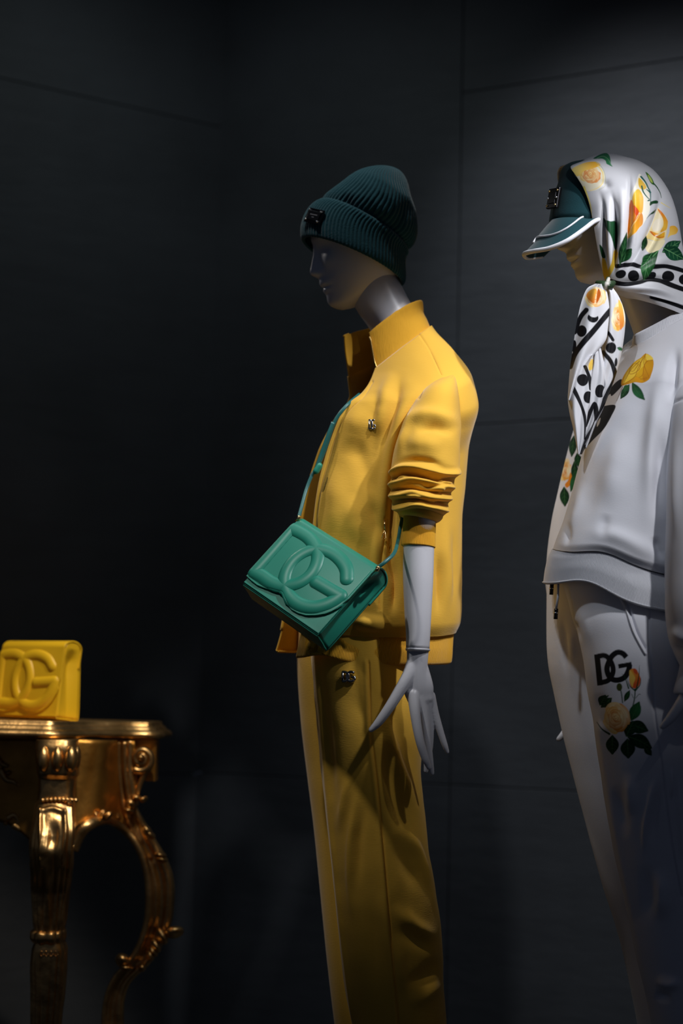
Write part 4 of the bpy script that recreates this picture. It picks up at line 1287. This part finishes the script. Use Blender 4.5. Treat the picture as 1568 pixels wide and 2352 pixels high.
ph.line(s7([(1035, 1390), (1090, 1450), (1160, 1480), (1245, 1470)]), 2.2, srgb(200, 80, 24), 1)
ph.line(s7([(1110, 1460), (1190, 1410), (1270, 1370)]), 1.6, srgb(253, 240, 220), 1)
ph.poly(s7([(1340, 1300), (1420, 1290), (1470, 1350), (1440, 1420), (1350, 1450), (1300, 1490), (1330, 1390)]), srgb(250, 214, 110), col2=srgb(240, 176, 50), gc=s7([(1320, 1480)])[0], gr=30)
ph.line(s7([(1200, 910), (1280, 960), (1350, 1000)]), 2.0, srgb(236, 214, 120), .8)
ph.poly(s2([(1240, 880), (1300, 900), (1400, 890), (1380, 950), (1330, 990), (1260, 1000), (1235, 940)]), srgb(250, 236, 190))
# leaves
ph.poly(s2([(862, 698), (920, 725), (972, 735), (980, 900), (965, 985), (930, 860), (895, 780)]), srgb(24, 70, 40))
ph.leaf(*s2([(1345, 985), (1222, 1250)]), 15, srgb(48, 118, 60), VEIN, 8)
ph.leaf(*s2([(1290, 1000), (1210, 1130)]), 11, srgb(36, 100, 52), VEIN)
ph.leaf(*s2([(1380, 1000), (1540, 900)]), 13, srgb(30, 92, 60), VEIN)
ph.leaf(*s2([(1390, 960), (1570, 1060)]), 16, srgb(26, 84, 54), VEIN)
ph.leaf(*s2([(1240, 850), (1215, 990)]), 8, LEAFD, VEIND)
ph.leaf(*s2([(1010, 1090), (1115, 965)]), 11, srgb(28, 84, 44), VEIND)
ph.leaf(*s2([(1010, 1110), (1065, 820)]), 7, LEAFD, VEIND)
ph.line(s2([(975, 985), (960, 1080), (915, 1160)]), 3, LEAFD, 2)
ph.poly(s2([(955, 980), (1000, 1000), (975, 1100), (930, 1200), (890, 1250), (905, 1180), (935, 1090)]), srgb(226, 186, 60))
ph.poly(s2([(860, 1040), (890, 1080), (915, 1170), (900, 1245), (875, 1210), (860, 1120)]), srgb(228, 176, 40))
ph.poly(s2([(835, 930), (860, 960), (885, 1040), (860, 1045), (845, 1000)]), LEAFD)
ph.line([(1342, 430), (1356, 470), (1360, 500)], 5, srgb(240, 220, 120), 1)
scarf = mk_grid('headscarf', HD, False, M_silk, wman, .0016, col=ph.c, label='white silk headscarf printed with yellow roses, tied at the chin')
# under layer at the nape
ub = nmr_loft([(1400, 664, 1492, 676, 1622, 724, YW, .094, 34, 1372, 660, .05), (1412, 672, 1497, 687, 1620, 742, YW, .090, 34, 1380, 668, .05), (1440, 684, 1510, 700, 1612, 752, YW, .084, 34, 1395, 676, .05)], 40, 200)
pu = Paint(ub, SILK)
pu.line([(1495, 682), (1530, 693), (1575, 710), (1600, 722)], 8, INK)
mk_grid('under_layer', ub, False, M_silk, scarf, .0012, col=pu.c)
# knot
kn = []
for ch in ([(1372, 650, -.085, 6), (1385, 655, -.102, 10), (1398, 655, -.104, 10), (1408, 650, -.092, 6)], [(1396, 640, -.09, 5), (1393, 655, -.106, 7), (1386, 666, -.098, 6)]):
    kn.append(px_caps(ch, YW))
V, Fs = merge(kn)
pk = Paint(V[:, None, :], srgb(40, 60, 36))
pk.line([(1398, 640), (1388, 668)], 7, srgb(190, 186, 178))
mk('knot', V, Fs, M_silk, scarf, col=pk.c)


def sheet(Lp, Rp, Y0, bulge, m, n, waves=0.0, ph_=0.0, dy=0.0):
    """hanging cloth between two edges"""
    Lq, Rq = spline(Lp, m), spline(Rp, m)
    s = np.linspace(0, 1, n)
    q = Lq[:, None] * (1 - s)[None, :, None] + Rq[:, None] * s[None, :, None]
    t = np.linspace(0, 1, m)[:, None]
    Y = Y0 - bulge * np.sin(np.pi * s)[None] + waves * np.sin(2 * np.pi * (s[None] * 1.5 + .4 * t) + ph_) + dy * t
    return P(q[..., 0], q[..., 1], Y)


def tail(Lp, Rp, Y0, bulge, paint, waves=.004, ph_=0., dy=0., m=240, n=110):
    G = sheet(Lp, Rp, Y0, bulge, m, n, waves, ph_, dy)
    p = Paint(G, SILK)
    paint(p)
    return mk_grid('scarf_tail', G, False, M_silk, scarf, .0014, col=p.c, inward=False)


def p_front(p):
    p.rose(*s3([(655, 325)])[0], 25, 27, .2, PAL_PALE, 12)
    p.poly(s3([(600, 270), (660, 250), (650, 330), (640, 380), (600, 350), (575, 310)]), srgb(240, 180, 70), col2=srgb(214, 110, 30), gc=s3([(640, 260)])[0], gr=30)
    p.poly(s3([(675, 250), (700, 300), (660, 380)]), srgb(190, 90, 20))
    p.line(s3([(575, 440), (520, 510), (470, 640)]), 11, INK)
    p.line(s3([(800, 430), (740, 500), (640, 620), (540, 740), (470, 840), (430, 950)]), 12.5, INK)
    for c, r in (((632, 510), (12, 11)), ((533, 630), (11.5, 13.5)), ((462, 765), (6, 14))):
        p.disc(*s3([c])[0], *r, .1, INK)
    p.disc(*s3([(640, 470)])[0], 11, 9, 0, SILK)


def p_lower(p):
    p.line(s3([(450, 1130), (500, 1240), (545, 1350), (560, 1450), (555, 1600)]), 9.5, INK, 4)
    p.line(s3([(560, 950), (600, 1050), (612, 1150)]), 8, INK)
    for c, r in (((540, 1070), (13, 14)), ((590, 1225), (11, 14))):
        p.disc(*s3([c])[0], *r, 0, INK)
    p.poly(s3([(590, 930), (625, 880), (640, 950), (600, 985)]), srgb(240, 200, 90))


def p_back(p):
    p.rose(*s3([(860, 500)])[0], 18, 38, .0, PAL_PALE, 14)
    p.poly(s3([(860, 350), (890, 400), (910, 540), (880, 620), (870, 500)]), srgb(244, 190, 70), col2=srgb(226, 130, 40), gc=s3([(870, 380)])[0], gr=50)
    p.line(s3([(770, 640), (810, 710)]), 7, INK)
    p.line(s3([(730, 820), (800, 920), (830, 1030), (800, 1120), (740, 1240), (640, 1420)]), 9, INK, 12)
    p.disc(*s3([(795, 780)])[0], 11.5, 13, .1, INK)
    p.disc(*s3([(838, 910)])[0], 3, 10, .1, INK)
    p.leaf(*s3([(850, 780), (900, 800)]), 4, LEAF, VEIND)


def p_inner(p):
    p.disc(*s3([(695, 1170)])[0], 11, 15, .1, INK)
    p.line(s3([(560, 1480), (640, 1290), (660, 1350), (655, 1450), (560, 1650), (510, 1735)]), 9, INK, 12)
    p.line(s3([(730, 1290), (660, 1440)]), 9, INK)


S = s3
tail(S([(740, 215), (745, 290), (730, 450), (720, 700), (700, 900), (690, 990), (735, 1090), (700, 1180), (640, 1400), (560, 1640)]), S([(790, 215), (868, 330), (918, 480), (915, 640), (880, 860), (830, 1040), (770, 1200), (720, 1330), (650, 1480), (570, 1690)]), YW - .088, .014, p_back, ph_=1.0, dy=.012)
tail(S([(640, 850), (600, 1000), (580, 1150), (570, 1400), (500, 1738)]), S([(700, 780), (745, 1000), (740, 1150), (700, 1350), (530, 1738)]), YW - .094, .010, p_inner, ph_=2.2, dy=.014)
tail(S([(600, 860), (480, 960), (425, 1080), (408, 1230), (425, 1370), (460, 1520), (500, 1738)]), S([(635, 830), (625, 960), (610, 1100), (605, 1230), (575, 1420), (555, 1600), (512, 1738)]), YW - .101, .010, p_lower, ph_=.6, dy=.016)
tail(S([(655, 205), (575, 255), (520, 400), (480, 600), (450, 800), (425, 1000), (412, 1190), (415, 1250)]), S([(715, 205), (752, 260), (777, 420), (765, 600), (740, 720), (630, 860), (500, 1050), (418, 1255)]), YW - .104, .018, p_front, ph_=.0, dy=.012)
# ------------------------------------------------------------------ handbags
_TL, _TR, _BL = np.array([683., 1197.]), np.array([862., 1310.]), np.array([567., 1325.])
_A = np.linalg.inv(np.stack([_TR - _TL, _BL - _TL], 1))
buv = lambda L: [tuple(_A @ (np.array(p) - _TL)) for p in L]
z6 = lambda L: [(560 + a / 4.238, 1160 + b / 4.238) for a, b in L]
LOGO_D = spline(buv(z6([(120, 655), (290, 450), (465, 235), (560, 265), (650, 335), (715, 420), (742, 510), (725, 610), (670, 700), (580, 765), (480, 795), (380, 800), (280, 765), (190, 705), (120, 655)])), 120)
LOGO_D1 = spline(buv(z6([(470, 235), (290, 450), (110, 660)])), 20)
LOGO_D2 = spline(buv(z6([(470, 235), (560, 275), (650, 335), (715, 420), (742, 510), (725, 610), (670, 700), (580, 765), (480, 795), (380, 800), (280, 765), (190, 705), (110, 660)])), 80)
LOGO_G = spline(buv(z6([(1020, 730), (1015, 640), (970, 560), (890, 490), (790, 450), (690, 450), (590, 490), (500, 560), (440, 650), (415, 740), (425, 820), (460, 890), (530, 950), (620, 985), (720, 990), (820, 965), (900, 925), (955, 885)])), 100)
LOGO_G2 = spline(buv(z6([(955, 885), (850, 830), (730, 765)])), 20)
VMAX_U = [0, .08, .16, .233, .33, .417, .45, .5, .56, .62, .70, .78, .86, .92, .96, .985, 1.0]
VMAX_V = [1.0, 1.015, 1.02, 1.0, .965, .93, .935, .975, 1.01, 1.03, 1.02, .985, .91, .83, .74, .62, .45]


def make_bag(name, TL, TR, BL, depth, m, label, flare=0.0, relief=.0048):
    U, Vv = TR - TL, BL - TL
    n = np.cross(U, Vv); n /= np.linalg.norm(n)
    if n @ (TL - CAM) > 0:
        n = -n
    wu, wv = np.linalg.norm(U), np.linalg.norm(Vv)
    bot = TL + U / 2 + Vv * 1.08 - n * depth / 2
    root = new_empty(name, tuple(bot), label, 'handbag')
    # flap: rolls from the back over the top and down the front
    nu, nf, nr, nbk = 300, 250, 26, 10
    u = np.linspace(0, 1, nu)
    vm = np.interp(u, VMAX_U, VMAX_V)
    vm = np.convolve(np.pad(vm, 4, 'edge'), np.ones(9) / 9, 'valid')
    rad = depth / 2
    rows = []
    for k in range(nbk):
        v = .30 * (1 - k / nbk)
        rows.append(TL + U * u[:, None] + Vv * v - n * depth)
    for k in range(nr):
        a = math.pi * k / nr
        rows.append(TL + U * u[:, None] - n * (rad + rad * math.cos(a)) - Vv / wv * (rad * .55 * math.sin(a)))
    for k in range(nf):
        s = k / (nf - 1)
        uu, v = u, s * vm
        du = np.zeros(nu)
        gu, gv = uu * wu, v * wv
        hgt = np.zeros(nu); dip = np.zeros(nu)
        for L in (LOGO_D1, LOGO_D2, LOGO_G, LOGO_G2):
            d, _ = segdist(gu, gv, np.asarray(L) * [wu, wv])
            w = .053 * wu
            hgt = np.maximum(hgt, np.clip(1 - (d / w) ** 2, 0, 1) ** .62)
        hgt = hgt * relief
        edge = np.minimum.reduce([gu, wu - gu, (vm - v) * wv])
        st = np.exp(-((edge - .0035) / .0007) ** 2) * .0006 * (s > .06)
        belly = .004 * np.sin(np.pi * np.clip(v, 0, 1)) * np.sin(np.pi * u)
        rows.append(TL + U * uu[:, None] + Vv * v[:, None] + n * (hgt + belly - st)[:, None])
    G = np.array(rows)
    flap = mk_grid('flap', G, False, m, root, .0035, inward=True)
    # body with folded gusset
    prof = [(0.01, .004), (.55, .002), (1.04, .004), (1.09, .018), (1.09, .5), (1.09, .85), (1.03, .99), (.5, 1.0), (.05, .98)]
    prof = spline(prof, 60)
    us = np.array([0.0, .004, .012, .03, .5, .97, .988, .996, 1.0])
    B = np.zeros((len(prof), len(us), 3))
    for i, (v, dd) in enumerate(prof):
        for j, uu in enumerate(us):
            B[i, j] = TL + U * (.012 + .976 * uu) + Vv * v - n * (.0035 + dd * (depth - .004) * (1 + flare * max(v, 0)))
    body_ = mk_grid('bag_body', B, False, m, root, .003)
    # gussets
    for uu, sg in ((.012, 1), (.988, -1)):
        GG = []
        for v in np.r_[np.linspace(-.5 * rad / wv, 0, 7), np.linspace(.04, 1.085, 24)]:
            row = []
            sq = math.sqrt(max(1 - (min(v, 0) / (.55 * rad / wv)) ** 2, .02))
            for dd in np.linspace(.5 - .5 * sq, .5 + .5 * sq, 17):
                tuck = (1 - abs(2 * dd - 1)) * .015 * np.clip(1.35 - v, .2, 1) * np.clip(v * 6, 0, 1)
                row.append(TL + U * uu + Vv * v - n * (.0035 + dd * (depth - .006) * (1 + flare * max(v, 0))) + sg * U / wu * tuck)
            GG.append(row)
        mk_grid('gusset', np.array(GG), False, m, root, .002, inward=False)
    return root, U, Vv, n


TL3 = P(683, 1199, 2.83); TR3 = P(861, 1311, 2.71); BL3 = P(567, 1325, 2.80)
bag, U, Vv, nb_ = make_bag('handbag', TL3, TR3, BL3, .052, M_green, 'green leather crossbody bag with embossed monogram hanging at the mannequin hip')
# strap with rings
sl = np.array([(686, 1188, 2.835), (692, 1165, 2.85), (703, 1125, 2.868), (716, 1092, 2.874), (729, 1072, 2.876), (745, 1035, 2.876), (760, 990, 2.874), (772, 962, 2.872), (790, 938, 2.872), (806, 922, 2.885), (826, 905, 2.93)])
a = spline(sl, 60)
Vs, Fs_ = tube(P(a[:, 0], a[:, 1], a[:, 2]), .0034, 10, .5)
sr = spline(np.array([(864, 1306, 2.70), (885, 1290, 2.70), (905, 1270, 2.72), (914, 1240, 2.78), (924, 1190, 2.82), (950, 1120, 2.88)]), 40)
V2, F2 = tube(P(sr[:, 0], sr[:, 1], sr[:, 2]), .0034, 10, .5)
strap = mk('strap', *merge([(Vs, Fs_), (V2, F2)]), M_strap, bag)
mk('strap_keeper', *capsule([P(726, 1082, 2.872), P(733, 1070, 2.872)], [.0062, .0062], 12, 3), M_green, strap)
dbl = spline(np.array([(729, 1076, 2.870), (741, 1042, 2.870), (756, 1000, 2.868), (768, 970, 2.868)]), 24)
mk('strap_end', *tube(P(dbl[:, 0] - 3, dbl[:, 1], dbl[:, 2]), .0036, 8, .5), M_strap, strap)
for c in (P(685, 1191, 2.83), P(866, 1307, 2.70)):
    th = np.linspace(0, 2 * np.pi, 25)
    ring = c + .0052 * (np.cos(th)[:, None] * np.array([.8, 0, .6]) + np.sin(th)[:, None] * np.array([0, 1.0, 0]))
    mk('ring', *merge([tube(ring, .0017, 8, caps=False), capsule([c + [0, -.003, -.001], c + [.001, -.003, .002]], [.0036, .0036], 12, 2)]), M_brass, bag)

# ------------------------------------------------------------------ gilded console table
YT = 3.40
top_z = P(150, 1657, 3.30)[2]
tbl = new_empty('console_table', tuple(P(150, 2700, YT) * [1, 1, 0]), 'gilded carved baroque console table with scrolled leg, cut off at the left', 'table')


def xat(px, Y):
    return P(px, 1650, Y)[0]


# top: plan outline, corner towards the viewer
plan = np.array([(xat(-420, 3.30), 3.30), (xat(-120, 3.27), 3.27), (xat(60, 3.27), 3.27), (xat(128, 3.275), 3.275), (xat(172, 3.32), 3.32), (xat(230, 3.40), 3.40), (xat(300, 3.455), 3.455), (xat(352, 3.47), 3.47), (xat(378, 3.50), 3.50),
                 (xat(378, 3.56), 3.56), (xat(365, 3.75), 3.75), (xat(0, 3.80), 3.80), (xat(-420, 3.80), 3.80)])
pc = spline(plan, 140, True)
ctr = pc.mean(0)
nrm = np.stack([np.gradient(pc[:, 1]), -np.gradient(pc[:, 0])], 1); nrm /= np.linalg.norm(nrm, axis=1, keepdims=True)
if np.sum(nrm * (pc - ctr)) < 0:
    nrm = -nrm
prof = [(-.034, 0), (-.026, 0), (-.0245, -.003), (-.024, -.008), (-.020, -.010), (-.016, -.012), (-.015, -.016), (-.012, -.018), (-.006, -.020), (-.002, -.024), (0, -.029), (-.003, -.034), (-.010, -.036), (-.030, -.038), (-.06, -.039)]
rows = [np.column_stack([pc + nrm * o, np.full(len(pc), top_z + z)]) for o, z in prof]
Vt, Ft = closed_grid(np.array(rows))
mk('table_top', Vt, Ft, M_gold, tbl)

px3 = lambda L, Y: P([p[0] for p in L], [p[1] for p in L], Y)


def slab(pts, Y0, Y1, name, m, parent, rnd=.004):
    """carved board: outline in photo pixels, front at Y0, back at Y1"""
    q = spline(pts, 6 * len(pts), True)
    a, b = P(q[:, 0], q[:, 1], Y0), P(q[:, 0], q[:, 1], Y0)
    b = a + (b - a) + np.array([0, Y1 - Y0, 0])
    k = len(q)
    V = np.vstack([a, b]); Fs = [tuple(range(k)), tuple(range(2 * k - 1, k - 1, -1))] + [(i, k + i, k + (i + 1) % k, (i + 1) % k) for i in range(k)]
    o = mk(name, V, Fs, m, parent, False)
    bevel(o, rnd, 3)
    return o


# front apron (dark, left) and side apron (right)
def apron_strip(name, top, bottom, m, parent, thick=.02):
    """curved board following a path in plan; top/bottom: (px, py, Y) edges"""
    a, b = spline(top, 60), spline(bottom, 60)
    A_, B_ = P(a[:, 0], a[:, 1], a[:, 2]), P(b[:, 0], b[:, 1], b[:, 2])
    s = np.linspace(0, 1, 24)[:, None, None]
    G = A_[None] * (1 - s) + B_[None] * s
    return mk_grid(name, G, False, m, parent, thick)


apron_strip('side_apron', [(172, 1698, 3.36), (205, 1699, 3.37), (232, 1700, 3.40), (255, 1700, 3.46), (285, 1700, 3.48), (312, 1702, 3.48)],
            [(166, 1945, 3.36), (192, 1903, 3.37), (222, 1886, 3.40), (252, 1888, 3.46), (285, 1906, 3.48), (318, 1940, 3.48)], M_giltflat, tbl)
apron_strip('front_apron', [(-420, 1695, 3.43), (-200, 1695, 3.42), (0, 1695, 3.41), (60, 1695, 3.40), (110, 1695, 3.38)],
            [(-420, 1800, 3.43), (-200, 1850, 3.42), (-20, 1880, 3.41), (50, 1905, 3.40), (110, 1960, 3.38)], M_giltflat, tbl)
# arch moulding under the side apron
arch = np.array([(164, 1950, 3.335), (180, 1916, 3.335), (203, 1895, 3.34), (236, 1884, 3.38), (262, 1890, 3.43), (290, 1910, 3.45), (315, 1940, 3.45), (333, 1985, 3.45), (342, 2040, 3.45), (341, 2100, 3.45), (330, 2150, 3.45), (312, 2190, 3.45), (292, 2215, 3.45)])
a = spline(arch, 90)
mk('arch_moulding', *tube(P(a[:, 0], a[:, 1], a[:, 2]), np.interp(np.linspace(0, 1, 90), [0, .1, .3, .5, 1], [.016, .015, .009, .009, .008]), 12), M_gold, tbl)
# mouldings on the side apron
for L in ([(256, 1700), (258, 1780), (262, 1850), (272, 1880)], [(272, 1702), (274, 1770), (282, 1840), (296, 1880)], [(286, 1704), (288, 1770), (296, 1830), (306, 1860)]):
    a = spline(L, 30)
    mk('apron_moulding', *tube(P(a[:, 0], a[:, 1], 3.455), .006, 10), M_gold, tbl)


def bead(name, px, py, Y, rx, ry, rot, parent, m=None, rz=.012, lobes=0):
    """carved leaf/bud: ellipsoid with ridges"""
    th = np.linspace(0, 2 * np.pi, 24, endpoint=False); ph = np.linspace(.05, np.pi - .05, 14)
    c = P(px, py, Y); k = Y / F
    G = np.zeros((14, 24, 3))
    for i, f in enumerate(ph):
        r = 1 + (.16 * np.cos(lobes * th) if lobes else 0)
        x = -np.cos(f) * rx * k * np.ones(24); y_ = np.sin(f) * ry * k * np.cos(th) * r; z_ = np.sin(f) * rz * np.sin(th) * r
        X = x * math.cos(rot) - y_ * math.sin(rot); Z = -(x * math.sin(rot) + y_ * math.cos(rot))
        G[i] = c + np.stack([X, -z_, Z], 1)
    return mk(name, *closed_grid(G), m or M_gold, parent)


# shell on the arch
for (px, py, rx, ry, ro) in ((236, 1872, 13, 8, -1.4), (222, 1874, 13, 7, -2.0), (248, 1874, 12, 7, -.9), (212, 1884, 11, 6, -2.5), (206, 1893, 12, 5, 2.7)):
    bead('shell_lobe', px, py, 3.37, rx, ry, ro, tbl, lobes=5)

# front leg: capital, block, fluted cabriole shaft, ring, lower shaft
YL = 3.29
lk = [(86, 1698, 178, 1698, YL, .045), (84, 1720, 180, 1720, YL, .052), (88, 1775, 180, 1778, YL, .048), (90, 1790, 174, 1790, YL, .038), (88, 1832, 172, 1832, YL, .038), (82, 1850, 172, 1850, YL - .004, .044), (80, 1870, 172, 1870, YL - .012, .048),
      (72, 1915, 170, 1915, YL - .032, .050), (70, 1940, 167, 1945, YL - .036, .049), (74, 1985, 165, 1985, YL - .028, .045), (76, 2050, 157, 2050, YL, .039), (79, 2110, 150, 2110, YL, .035), (80, 2136, 147, 2136, YL, .033),
      (80, 2158, 148, 2158, YL, .033), (74, 2180, 154, 2180, YL, .036), (72, 2220, 152, 2220, YL, .036), (73, 2260, 149, 2260, YL, .035), (74, 2352, 138, 2352, YL, .031), (78, 2480, 128, 2480, YL, .026), (70, 2600, 130, 2600, YL, .030), (60, 2720, 140, 2720, YL, .038)]
LG = sil_loft(lk, 300, 240, 2.8)
xx, yy = proj(LG)
ths = np.linspace(0, 2 * np.pi, 240, endpoint=False)
am = np.interp(yy.mean(1), [1700, 1880, 1930, 2000, 2120, 2136, 2180, 2230, 2352, 2600], [0, 0, .3, 1, 1, .2, 0, .6, 1, .8])
LG = LG + out_normals(LG, True) * (.0048 * am[:, None] * (np.abs(np.cos(8 * ths))[None] - .5))[..., None]
LG = LG + out_normals(LG, True) * (.0006 * vnoise(LG * 40, 71))[..., None]
LG = folds(LG, [([(100, 1890), (102, 1960), (112, 1880)], 4, .004), ([(95, 1862), (93, 1930), (98, 1990)], 4, .007, 'f'), ([(97, 1864), (120, 1858), (146, 1866)], 4, .007, 'f'), ([(147, 1868), (148, 1920), (140, 1990)], 4, .007, 'f'),
                ([(120, 1880), (121, 1920), (114, 1960)], 16, -.010), ([(105, 1960), (108, 2040), (110, 2120)], 5, .005), ([(160, 1850), (162, 1930), (156, 2010)], 4, .006, 'f')])
leg = mk('leg', *closed_grid(LG), M_gold, tbl)
for k, cx in enumerate((101, 133, 164)):
    bead('capital_lobe', cx, 1743, YL - .045, 30, 15, 1.57, leg, rz=.020)
bead('capital_lobe', 178, 1740, YL - .028, 26, 8, 1.57, leg, rz=.018)
for k in range(9):
    bead('bead', 98 + k * 9.5, 1838 - 2 * math.sin(k * .4), YL - .042, 6, 5, .3, leg, rz=.006)
rg_ = sil_loft([(80, 2136, 147, 2136, YL, .034), (73, 2140, 149, 2140, YL, .040), (73, 2150, 149, 2149, YL, .042), (79, 2159, 146, 2159, YL, .038), (84, 2163, 142, 2163, YL, .033)], 24, 120, 2.6)
rg_ = rg_ + out_normals(rg_, True) * (.003 * np.abs(np.cos(5 * np.linspace(0, 2 * np.pi, 120, endpoint=False))))[None, :, None]
mk('collar_ring', *closed_grid(rg_), M_gold, leg)
for (px, py, rx, ry, ro) in ((160, 1990, 22, 5, 1.75), (72, 1990, 14, 4, 1.4), (163, 1960, 20, 5, 1.9)):
    bead('leaf_edge', px, py, YL - .03, rx, ry, ro, leg, rz=.008)
for k in range(4):
    a_ = np.linspace(0.2, 5.2, 20)
    cx, cy = 95 + 11 * k, 2190
    q = P(cx + 5 * np.cos(a_) * np.linspace(1, .5, 20), cy + 8 * np.sin(a_) * np.linspace(1, .5, 20), YL - .037)
    mk('scroll_relief', *tube(q, .0016, 6), M_gold, leg)
# dark carving on the front apron, lower left
rgn = np.random.RandomState(5)
for L in ([(0, 1765), (14, 1790), (30, 1795), (45, 1805)], [(18, 1880), (32, 1872), (42, 1885), (36, 1900)], [(30, 1895), (48, 1905), (60, 1900), (72, 1915)], [(-10, 1740), (5, 1755), (18, 1760)]):
    a = spline(L, 20)
    mk('apron_carving', *tube(P(a[:, 0], a[:, 1], 3.385), np.linspace(.007, .004, 20), 8), M_gold, tbl)
for (px, py, r) in ((3, 1752, 9), (20, 1775, 8), (38, 1800, 8), (24, 1878, 9), (45, 1872, 7), (52, 1902, 8), (14, 1890, 7)):
    bead('apron_bud', px, py, 3.388, r, r * .7, rgn.uniform(0, 3), tbl, rz=.008, lobes=4)

# scrolled leg on the right
YS = 3.47
sp = np.array([(298, 1850, 12), (312, 1885, 17), (332, 1930, 22), (356, 1975, 25), (371, 2020, 27), (373, 2070, 27), (368, 2115, 26), (352, 2160, 24), (328, 2200, 21), (300, 2228, 19), (278, 2255, 20), (264, 2295, 22), (260, 2352, 24), (266, 2430, 24), (288, 2520, 22), (305, 2600, 20), (300, 2700, 24), (280, 2770, 22)])
a = spline(sp, 220)
pth = P(a[:, 0], a[:, 1], YS)
t_ = np.gradient(pth, axis=0); t_ /= np.linalg.norm(t_, axis=1, keepdims=True)
lat = np.cross(t_, [0, -1, 0]); lat /= np.linalg.norm(lat, axis=1, keepdims=True)
NS = 64
ts = np.linspace(0, 2 * np.pi, NS, endpoint=False)
SG = np.zeros((220, NS, 3))
for i in range(220):
    r = a[i, 2] * YS / F
    c_, s_ = np.cos(ts), np.sin(ts)
    # channelled section: raised rims, hollow middle towards the viewer
    hollow = np.where(s_ > 0, 1 - .55 * np.exp(-(c_ / .42) ** 2), 1)
    SG[i] = pth[i] + lat[i] * (c_ * r)[:, None] + np.array([0, -1, 0]) * (s_ * .75 * r * hollow)[:, None]
scr = mk('scroll_leg', *closed_grid(SG), M_gold, tbl)
mk('scroll_rim', *tube(pth[8:] + lat[8:] * (a[8:, 2] * YS / F)[:, None] * .78 + [0, -.014, 0], np.interp(np.arange(212), [0, 40, 212], [.003, .006, .006]), 10), M_gold, scr)
for (px, py, rx, ry, ro) in ((338, 1908, 16, 7, .9), (345, 1916, 15, 5, .7), (368, 1964, 14, 6, .2), (372, 1974, 14, 5, .15), (400, 2140, 22, 10, -.15), (372, 2150, 20, 9, 1.0), (358, 2172, 17, 8, 1.0), (345, 2195, 13, 7, 1.1), (352, 2185, 14, 6, .8), (327, 2222, 9, 7, .5),
                             (282, 2205, 17, 11, .5), (290, 2222, 15, 5, .1), (300, 1848, 14, 11, .4), (314, 1832, 13, 5, .2), (330, 1836, 10, 5, -.6), (296, 1862, 13, 6, .2)):
    bead('acanthus_leaf', px, py, YS - .028, rx, ry * 1.3, ro, scr, rz=.017, lobes=3)
# volute at the top of the scroll
th = np.linspace(0, 4.9 * np.pi, 120)
rr = 30 * np.exp(-th * .125) * 1.02
q = P(325 + rr * np.cos(-th + 2.2) * .95, 1742 + rr * np.sin(-th + 2.2), YS - .012)
mk('volute', *tube(q, np.linspace(.0085, .0035, 120), 12, 1.3), M_gold, scr)
bead('volute_eye', 324, 1740, YS - .022, 7, 7, 0, scr, rz=.010)
stem = spline(np.array([(300, 1702), (298, 1745), (300, 1790), (306, 1825), (304, 1850)]), 40)
mk('volute_stem', *tube(P(stem[:, 0], stem[:, 1], YS), np.interp(np.arange(40), [0, 20, 39], [.010, .014, .014]), 12), M_gold, scr)
stem = spline(np.array([(342, 1764), (326, 1790), (316, 1820), (312, 1850)]), 30)
mk('volute_stem', *tube(P(stem[:, 0], stem[:, 1], YS - .01), np.linspace(.007, .005, 30), 10), M_gold, scr)
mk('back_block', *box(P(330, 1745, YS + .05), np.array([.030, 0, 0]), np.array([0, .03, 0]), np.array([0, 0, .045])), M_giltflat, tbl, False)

# yellow bag on the table
yb = top_z + .0015
TLy = P(8, 1487, 3.455); TRy = P(150, 1487, 3.365)
hgt = (TLy[2] - yb - .006) / 1.09
out = np.array([-.55, -.83, 0]) * .008          # the front leans out a little at its foot
TRy[2] = TLy[2]
bag2, *_ = make_bag('handbag', TLy, TRy, TLy + out + np.array([-.006, 0.0, -hgt]), .052, M_yleather, 'yellow leather bag with embossed monogram standing on the gilded table', flare=.45)
